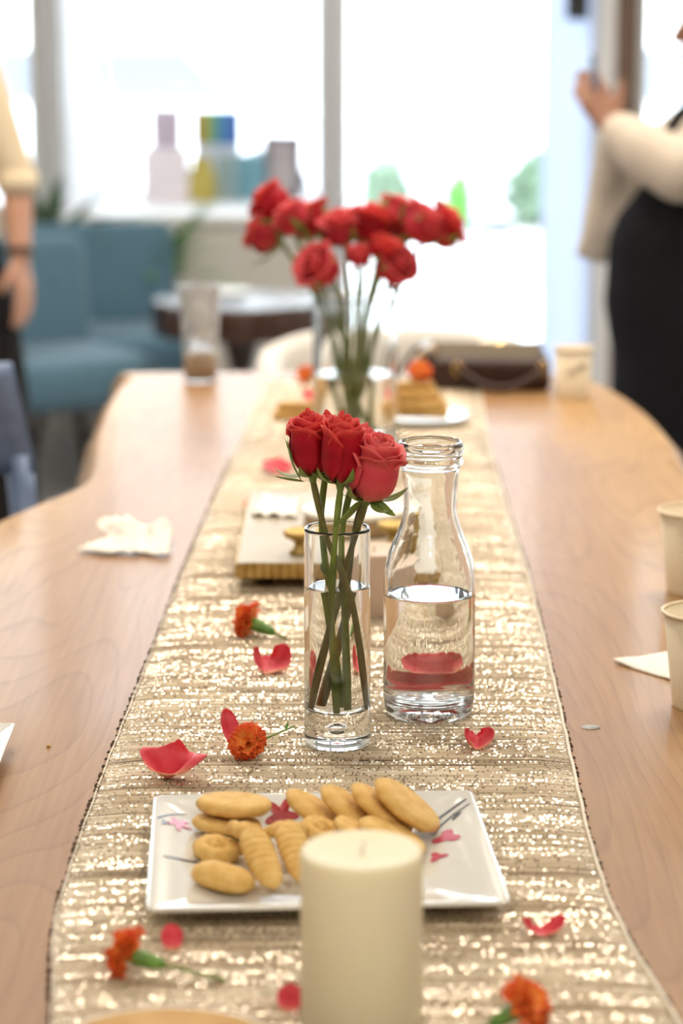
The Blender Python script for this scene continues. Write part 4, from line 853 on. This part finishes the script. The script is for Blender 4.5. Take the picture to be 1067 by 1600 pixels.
for rx, ry, rz_ in ((-0.108, -0.060, 0.046), (-0.094, -0.066, 0.052)): part('ring', ring((rx, ry, rz_), 0.007, 0.0022, (0.3, 1, 0.3)), m_goldshiny, bg_)
part('tassel', MB().chain([((-0.106, -0.072, 0.040), 0.004), ((-0.104, -0.080, 0.018), 0.006)]), m_goldshiny, bg_)
part('strap', MB().tube([(-0.098, 0.05, 0.046), (-0.122, 0.06, 0.040), (-0.14, 0.075, 0.016), (-0.15, 0.05, 0.006)], 0.004, 8), m_leather, bg_)

# ------------------------------------------------------------------ chairs
def slipper_chair():
    t = thing('lounge_chair', 'teal blue upholstered lounge chair with tufted back, nearer of the pair', 'chair', (0, 0, 0), 0, 'teal lounge chairs by the window')
    s = rbox(0.56, 0.52, 0.15, 0.29, 0.05); s.v = [(x, y, z + 0.02 * (1 - (x / 0.28) ** 2) * (1 - (y / 0.26) ** 2) if z > 0.40 else z) for x, y, z in s.v]
    part('seat', s, m_fabric_blue, t)
    b = rbox(0.56, 0.13, 0.405, 0.0, 0.045)
    Mb = Matrix.Translation((0, 0.245, 0.36)) @ Matrix.Rotation(-0.16, 4, 'X')
    part('backrest', b, m_fabric_blue, t, mat4=Mb)
    for x in (-0.15, 0.0, 0.15): part('tuft_button', MB().ellipsoid((x, -0.066, 0.26), (0.012, 0.007, 0.012), 10, 6), m_fabric_blue, t, mat4=Mb)
    for sx in (-1, 1):
        for sy in (-1, 1): part('leg', MB().tube([(sx * 0.20, sy * 0.18, 0.30), (sx * 0.255, sy * 0.235, 0.0)], [0.020, 0.011], 12), m_darkleg, t)
    return t
ch = slipper_chair(); ch.location = (-0.900, 7.24, 0); ch.rotation_euler = (0, 0, A(33))
ch2 = copy_tree(ch); ch2.location = (-0.780, 7.80, 0); ch2.rotation_euler = (0, 0, A(12)); ch2['label'] = 'teal blue upholstered lounge chair with tufted back, farther one against the window wall'
tub = thing('tub_chair', 'pale oatmeal tub chair at the far end of the dining table', 'chair', (0.118, 4.72, 0))
def tubback(u, v):
    a = A(200) - A(220) * u; hgt = 0.800 - 0.05 * (abs(u - 0.5) * 2) ** 3; return (0.262 * math.cos(a), 0.25 * math.sin(a), 0.30 + (hgt - 0.30) * v)
part('backrest', MB().grid(tubback, 36, 8), m_fabric_grey, tub, solid=0.055, sub=1)
part('seat', rbox(0.43, 0.42, 0.13, 0.33, 0.04), m_fabric_grey, tub)
for sx in (-1, 1):
    for sy in (-1, 1): part('leg', MB().tube([(sx * 0.18, sy * 0.17, 0.34), (sx * 0.21, sy * 0.20, 0)], [0.018, 0.011], 12), m_darkleg, tub)
mc = thing('metal_chair', 'blue-grey sheet metal chair cut off at the left edge behind the table', 'chair', (-0.655, 3.62, 0), A(4))
part('seat', rbox(0.36, 0.36, 0.022, 0.44, 0.008), m_bluesteel, mc)
def back(u, v): x = (u - 0.5) * (0.36 - 0.02 * v); return (x + 0.02 * (1 - v) * (u - 0.5) * 2, -0.20 - 0.045 * (1 - (2 * u - 1) ** 2) - 0.02 * v, 0.775 + 0.16 * v)
part('backrest', MB().grid(back, 16, 6), m_bluesteel, mc, solid=0.012)
for sx in (-1, 1):
    part('rear_leg', MB().tube([(sx * 0.175, -0.205, 0.80), (sx * 0.19, -0.20, 0.62), (sx * 0.205, -0.19, 0.44), (sx * 0.235, -0.23, 0.0)], [0.020, 0.020, 0.022, 0.016], 8), m_bluesteel, mc)
    part('front_leg', MB().tube([(sx * 0.165, 0.165, 0.44), (sx * 0.21, 0.21, 0.0)], [0.022, 0.016], 8), m_bluesteel, mc)
rt = thing('side_table', 'round dark walnut side table beside the teal chairs', 'table', (-0.300, 7.20, 0))
part('table_top', MB().lathe([(0.235, 0.500), (0.262, 0.505), (0.266, 0.515), (0.266, 0.595), (0.262, 0.603), (0.001, 0.605)], 64), m_darktable, rt, sharp=40)
part('pedestal', MB().lathe([(0.17, 0.0), (0.17, 0.015), (0.04, 0.03), (0.035, 0.40), (0.06, 0.502)], 32), m_darkleg, rt, sharp=50)
sc2 = thing('saucer', 'pale saucer with a tan rim on the dark side table', 'saucer', (-0.35, 7.30, 0.605))
part('dish', MB().lathe([(0.05, 0), (0.075, 0.012), (0.076, 0.015), (0.05, 0.005), (0.001, 0.004)], 32), m_cream, sc2)

# ------------------------------------------------------------------ window display
def display(name, label, cat, x0, x1, h, y, mat, d=0.07, z=0.0, bev=0.003):
    o = part(name, MB().box(-(x1 - x0) / 2, (x1 - x0) / 2, -d / 2, d / 2, 0, h), mat, None, False, loc=((x0 + x1) / 2, y, SILL + z), bev=bev); return tag(o, label, cat, 'goods on the window ledge')
display('gift_box', 'tall narrow lilac box with a pink patch at the left of the window ledge', 'box', -0.725, -0.612, 0.345, 9.34, m_pinkbox)
display('gift_box', 'wide blush box standing in front of the tall lilac box', 'box', -0.750, -0.575, 0.200, 9.20, m_blushbox)
display('gift_box', 'pale blue box carrying the rainbow box on the window ledge', 'box', -0.560, -0.388, 0.205, 9.38, m_palebox)
display('gift_box', 'rainbow striped box on top of the pale blue box', 'box', -0.565, -0.388, 0.130, 9.38, m_rainbow, z=0.2055)
display('gift_box', 'sea green box left of the teal box on the window ledge', 'box', -0.478, -0.402, 0.170, 9.26, m_sea)
display('gift_box', 'teal box right of the sea green one on the window ledge', 'box', -0.398, -0.290, 0.175, 9.28, m_teal)
m = MB().lathe([(0.036, 0), (0.042, 0.02), (0.040, 0.09), (0.026, 0.13), (0.030, 0.155), (0.001, 0.15)], 20); m.v = [(x * 1.3, y * 0.6, z * 1.1) for x, y, z in m.v]
po_ = part('gift_pouch', m, m_yellow, None, loc=(-0.527, 9.18, SILL), sharp=50); tag(po_, 'mustard yellow gathered pouch in front of the boxes on the window ledge', 'pouch', 'goods on the window ledge')
pf = thing('picture_frame', 'brown-grey framed picture at the right of the window ledge', 'frame', (-0.225, 9.30, SILL), 0, 'goods on the window ledge'); pf.scale = (1.3, 1, 1.15)
part('frame', MB().box(-0.056, 0.056, -0.01, 0.01, 0, 0.022).box(-0.056, 0.056, -0.01, 0.01, 0.190, 0.212).box(-0.056, -0.036, -0.01, 0.01, 0.022, 0.190).box(0.036, 0.056, -0.01, 0.01, 0.022, 0.190), m_frame, pf, False)
part('picture', MB().box(-0.036, 0.036, -0.004, 0.004, 0.022, 0.190), m_photo, pf, False)

# ------------------------------------------------------------------ indoor plants
def plant(label, x, y, pot_h, top, spread, n, mat, lw, seed):
    t = thing('potted_plant', label, 'plant', (x, y, 0)); random.seed(seed)
    part('pot', MB().lathe([(0.07, 0.0), (0.088, pot_h * 0.98), (0.09, pot_h), (0.082, pot_h), (0.078, pot_h - 0.03)], 32, cap=False), m_pot, t, sharp=40)
    part('soil', MB().lathe([(0.079, pot_h - 0.03), (0.001, pot_h - 0.025)], 24), m_soil, t)
    for k in range(n):
        a = random.uniform(PI / 2 + 0.25, 1.5 * PI - 0.25); L = (top - pot_h) * random.uniform(0.85, 1.25) + spread * random.uniform(0.1, 0.6)
        el = random.uniform(0.75, 1.35)
        Mx = Matrix.Translation((0.03 * math.cos(a), 0.03 * math.sin(a), pot_h - 0.03)) @ Matrix.Rotation(a, 4, 'Z') @ Matrix.Rotation(el, 4, 'X')
        part('leaf', leafmesh(L, lw * random.uniform(0.7, 1.2), -random.uniform(0.4, 1.1), 0.2, 8), mat, t, mat4=Mx, solid=0.001)
plant('bright green arching plant behind the farther teal chair', -0.62, 8.36, 0.52, 0.86, 0.06, 34, m_fern, 0.022, 3)
plant('grey-green leafy plant at the left behind the nearer teal chair', -0.99, 8.36, 0.62, 0.97, 0.03, 30, m_fol, 0.030, 4)

# ------------------------------------------------------------------ people
def hand(m, w0, d, side, up, L=0.17, curl=0.5, spread=0.0, thumb=None):
    """palm and five fingers: w0 wrist, d pointing direction, side across the palm (towards the index), up = back of hand"""
    d = Vector(d).normalized(); side = Vector(side).normalized(); up = Vector(up).normalized(); w0 = Vector(w0)
    for s in (-1.0, -0.33, 0.33, 1.0): m.capsule(w0 + side * s * 0.014, 0.013, w0 + d * L * 0.50 + side * s * 0.026, 0.0105)
    for s, ln in ((1.0, 0.46), (0.33, 0.52), (-0.33, 0.48), (-1.0, 0.38)):
        p = w0 + d * L * 0.50 + side * s * 0.027; dr = (d + side * s * spread).normalized(); seg = L * ln / 3; rr_ = 0.0088
        for j in range(3):
            c = curl * (0.45 + 0.55 * j); dd = (dr * math.cos(c) - up * math.sin(c)).normalized(); q = p + dd * seg * (1.15 - 0.15 * j); m.capsule(p, rr_, q, rr_ * 0.9); p = q; rr_ *= 0.9
    tb = Vector(thumb).normalized() if thumb else (d * 0.75 + side * 0.6 - up * 0.3).normalized()
    p = w0 + d * L * 0.14 + side * 0.022; q = p + tb * L * 0.24; m.capsule(p, 0.0125, q, 0.010); m.capsule(q, 0.010, q + (tb * 0.8 + d * 0.35).normalized() * L * 0.18, 0.0082)
def head(m, c, fd, sc=1.0):
    c = Vector(c); fd = Vector(fd).normalized(); sd = fd.cross(Vector((0, 0, 1))).normalized(); up = Vector((0, 0, 1))
    P = lambda a, b, z: c + fd * a * sc + sd * b * sc + up * z * sc
    m.capsule(P(-0.018, 0, 0.030), 0.076 * sc, P(0.020, 0, 0.022), 0.070 * sc); m.capsule(P(0.035, 0, -0.02), 0.055 * sc, P(0.050, 0, -0.075), 0.030 * sc)
    for b in (-1, 1): m.capsule(P(0.0, b * 0.030, -0.01), 0.048 * sc, P(0.045, b * 0.018, -0.07), 0.026 * sc); m.capsule(P(-0.005, b * 0.076, -0.012), 0.012 * sc, P(-0.012, b * 0.080, 0.018), 0.014 * sc)
    m.capsule(P(0.088, 0, 0.018), 0.009 * sc, P(0.104, 0, -0.020), 0.013 * sc); m.capsule(P(0.085, -0.012, -0.048), 0.009 * sc, P(0.085, 0.012, -0.048), 0.009 * sc)
    return P
def face_parts(t, P, sc, hair_pts):
    for b in (-1, 1): e = P(0.078, b * 0.032, 0.012); part('eye', MB().ellipsoid(e, (0.011 * sc,) * 3, 12, 8), m_eye, t)
    a, b = P(0.092, -0.018, -0.050), P(0.092, 0.018, -0.050); part('mouth', MB().capsule(a, 0.0055, b, 0.0055), m_lip, t)
    h = MB()
    for (p, r, q, s) in hair_pts: h.capsule(P(*p), r * sc, P(*q), s * sc)
    remeshed('hair', h, m_hair, t, 0.008, 4)
# left: stands left of the table, arm hanging into view
lp = thing('person', 'person standing at the left edge in cream knit top and black trousers, arm hanging', 'person', (-0.985, 5.62, 0))
b = MB()
sh, el, wr = Vector((0.135, -0.02, 1.33)), Vector((0.238, -0.02, 1.055)), Vector((0.246, -0.06, 0.893))
b.chain([((0, 0, 1.24), 0.11), ((0, 0, 1.05), 0.10), ((0, 0, 0.90), 0.12)]); b.chain([((-0.13, 0, 1.33), 0.06), ((0.13, 0, 1.33), 0.06)])
b.chain([((0, 0.0, 1.33), 0.055), ((0, -0.01, 1.46), 0.052)])
b.chain([(sh, 0.050), (el, 0.040), (wr, 0.027)]); hand(b, wr, (0.10, -0.10, -1.0), (-0.45, -0.9, 0.0), (0.9, -0.45, 0.05), 0.172, 0.25, 0.06)
sh2, el2, wr2 = Vector((-0.160, 0, 1.335)), Vector((-0.235, 0.02, 1.06)), Vector((-0.20, -0.10, 0.85))
b.chain([(sh2, 0.05), (el2, 0.04), (wr2, 0.027)]); hand(b, wr2, (0.05, -0.15, -1.0), (0.3, -0.9, 0), (-0.9, -0.3, 0), 0.172, 0.25, 0.05)
for s in (-1, 1): b.chain([((s * 0.085, 0, 0.86), 0.085), ((s * 0.12, -0.01, 0.47), 0.058), ((s * 0.14, 0.01, 0.09), 0.038)]); b.chain([((s * 0.14, 0.02, 0.045), 0.036), ((s * 0.16, -0.14, 0.03), 0.030)])
P = head(b, (0, -0.015, 1.565), (0.6, -0.8, 0))
remeshed('body', b, m_skin, lp, 0.0065, 3)
face_parts(lp, P, 1.0, [((-0.03, 0, 0.05), 0.086, (0.0, 0, 0.055), 0.084), ((-0.06, 0, 0.0), 0.075, (-0.07, 0, -0.10), 0.06), ((-0.03, 0.06, 0.0), 0.045, (-0.04, 0.07, -0.12), 0.035), ((-0.03, -0.06, 0.0), 0.045, (-0.04, -0.07, -0.12), 0.035)])
k = MB(); k.chain([((-0.12, 0, 1.33), 0.085), ((0.12, 0, 1.33), 0.085)]); k.chain([((-0.05, 0, 1.25), 0.135), ((-0.05, 0, 1.05), 0.13), ((-0.03, 0, 0.95), 0.13)]); k.chain([((0.05, 0, 1.25), 0.135), ((0.05, 0, 1.05), 0.13), ((0.03, 0, 0.95), 0.13)]); k.chain([((-0.07, 0, 0.94), 0.125), ((0.07, 0, 0.94), 0.125)])
k.chain([(sh, 0.072), (sh.lerp(el, 0.5), 0.060), (el + Vector((0, 0, 0.005)), 0.046)]); k.chain([(sh2, 0.078), (el2, 0.06)])
remeshed('knit_top', k, m_knit, lp, 0.010, 6)
cf = part('sleeve_cuff', MB().tube([el + Vector((0.001, 0, 0.02)), el + Vector((0, -0.004, -0.028))], [0.050, 0.046], 24), m_knit, lp)
k = MB()
for s in (-1, 1): k.chain([((s * 0.07, 0, 0.90), 0.125), ((s * 0.12, 0, 0.70), 0.118), ((s * 0.155, 0, 0.40), 0.112), ((s * 0.17, 0, 0.16), 0.11)])
k.chain([((-0.06, 0, 0.90), 0.12), ((0.06, 0, 0.90), 0.12)]); k.chain([((0, 0, 0.90), 0.115), ((0, 0, 0.80), 0.10)])
remeshed('trousers', k, m_trouser, lp, 0.012, 6)
for s in (-1, 1): remeshed('shoe', MB().chain([((s * 0.14, 0.03, 0.05), 0.048), ((s * 0.165, -0.15, 0.042), 0.040)]), m_black, lp, 0.008, 4)
wd_ = (wr - el).normalized(); part('wristwatch', ring(wr - wd_ * 0.004, 0.029, 0.0075, wd_), m_leather, lp)
# right: takes a picture with a phone, facing left
rp = thing('person', 'person at the right in ivory blouse and black pinafore photographing with a phone', 'person', (0.800, 4.92, 0))
b = MB()
b.chain([((0, 0, 1.16), 0.10), ((-0.01, 0, 1.0), 0.105), ((0, 0, 0.84), 0.12)]); b.chain([((0, -0.13, 1.215), 0.055), ((0, 0.13, 1.215), 0.055)]); b.chain([((0, 0, 1.22), 0.05), ((-0.02, 0, 1.32), 0.048)])
shn, eln, wrn = Vector((-0.01, -0.155, 1.18)), Vector((-0.135, -0.16, 1.130)), Vector((-0.262, -0.075, 1.205))
shf, elf, wrf = Vector((-0.01, 0.16, 1.215)), Vector((-0.17, 0.17, 1.10)), Vector((-0.250, 0.06, 1.20))
for a_, e_, w_2 in ((shn, eln, wrn), (shf, elf, wrf)): b.chain([(a_, 0.048), (e_, 0.038), (w_2, 0.027)])
hand(b, wrn, (-0.45, 0.25, 0.75), (0.75, 0.15, 0.55), (-0.2, -0.95, 0.1), 0.15, 0.75, 0.03, thumb=(0.25, 0.2, 0.95))
hand(b, wrf, (-0.50, -0.25, 0.60), (-0.6, 0.0, 0.7), (-0.4, 0.85, -0.2), 0.15, 0.85, 0.03)
for s in (-1, 1): b.chain([((0, s * 0.08, 0.80), 0.080), ((-0.01, s * 0.09, 0.43), 0.055), ((0.01, s * 0.09, 0.08), 0.037)]); b.chain([((0.02, s * 0.09, 0.04), 0.035), ((-0.12, s * 0.095, 0.03), 0.028)])
P = head(b, (-0.028, 0, 1.410), (-1, 0, -0.10))
remeshed('body', b, m_skin_deep, rp, 0.0065, 3)
face_parts(rp, P, 0.95, [((-0.03, 0, 0.05), 0.086, (0.0, 0, 0.055), 0.084), ((-0.06, 0, 0.0), 0.07, (-0.06, 0, -0.10), 0.05), ((-0.10, 0, 0.06), 0.045, (-0.12, 0, 0.05), 0.045)])
k = MB(); k.chain([((0, -0.12, 1.21), 0.08), ((0, 0.12, 1.21), 0.08)]); k.chain([((-0.02, -0.05, 1.16), 0.13), ((0, -0.05, 0.98), 0.135)]); k.chain([((-0.02, 0.05, 1.16), 0.13), ((0, 0.05, 0.98), 0.135)])
k.chain([(shn, 0.070), (shn.lerp(eln, 0.6) + Vector((0, 0, -0.006)), 0.070), (eln + Vector((0, 0, -0.004)), 0.064), (eln.lerp(wrn, 0.55) + Vector((0, 0, -0.006)), 0.060), (wrn + Vector((0.018, -0.01, -0.012)), 0.046)])
k.chain([(shf, 0.078), (elf, 0.07), (wrf + Vector((0.02, 0, -0.02)), 0.05)])
# wide hanging sleeve panel of the far arm
k.chain([(wrf + Vector((0.010, 0.0, -0.03)), 0.040), ((-0.255, 0.10, 1.06), 0.040), ((-0.270, 0.10, 0.985), 0.036)]); k.chain([((-0.20, 0.10, 1.10), 0.045), ((-0.235, 0.10, 1.0), 0.045), ((-0.245, 0.10, 0.965), 0.034)])
k.chain([((-0.278, 0.10, 0.985), 0.026), ((-0.300, 0.10, 0.945), 0.018)]); k.chain([((-0.25, 0.10, 0.97), 0.034), ((-0.265, 0.10, 0.945), 0.028)])
remeshed('blouse', k, m_blouse, rp, 0.009, 6)
k = MB()
k.chain([((-0.05, -0.07, 1.10), 0.115), ((-0.13, -0.03, 0.96), 0.135), ((-0.120, -0.03, 0.86), 0.15), ((-0.09, -0.04, 0.75), 0.16), ((-0.09, -0.05, 0.5), 0.17), ((-0.09, -0.05, 0.32), 0.18)])
k.chain([((0.03, 0.05, 1.08), 0.115), ((0.0, 0.05, 0.90), 0.15), ((0.0, 0.06, 0.6), 0.18), ((0.0, 0.06, 0.32), 0.20)])
k.chain([((0.06, -0.06, 1.08), 0.10), ((0.03, -0.06, 0.90), 0.15), ((0.03, -0.06, 0.6), 0.18), ((0.03, -0.06, 0.32), 0.20)])
remeshed('pinafore', k, m_blackcloth, rp, 0.012, 6)
part('pinafore_strap', MB().tube([(-0.175, -0.13, 1.13), (-0.168, -0.14, 1.19), (-0.140, -0.14, 1.235), (-0.075, -0.13, 1.285), (0.03, -0.11, 1.30), (0.10, -0.11, 1.24)], 0.013, 8), m_blackcloth, rp)
for s in (-1, 1): remeshed('shoe', MB().chain([((0.02, s * 0.09, 0.05), 0.046), ((-0.13, s * 0.097, 0.04), 0.038)]), m_black, rp, 0.008, 4)
ph = part('phone', rbox(0.009, 0.150, 0.074, -0.037, 0.003), m_bluesteel, None, loc=(0.500, 4.93, 1.318)); ph.rotation_euler = (0.0, -0.12, 0.0)
tag(ph, 'slim phone held up in both hands by the person in the pinafore', 'phone')
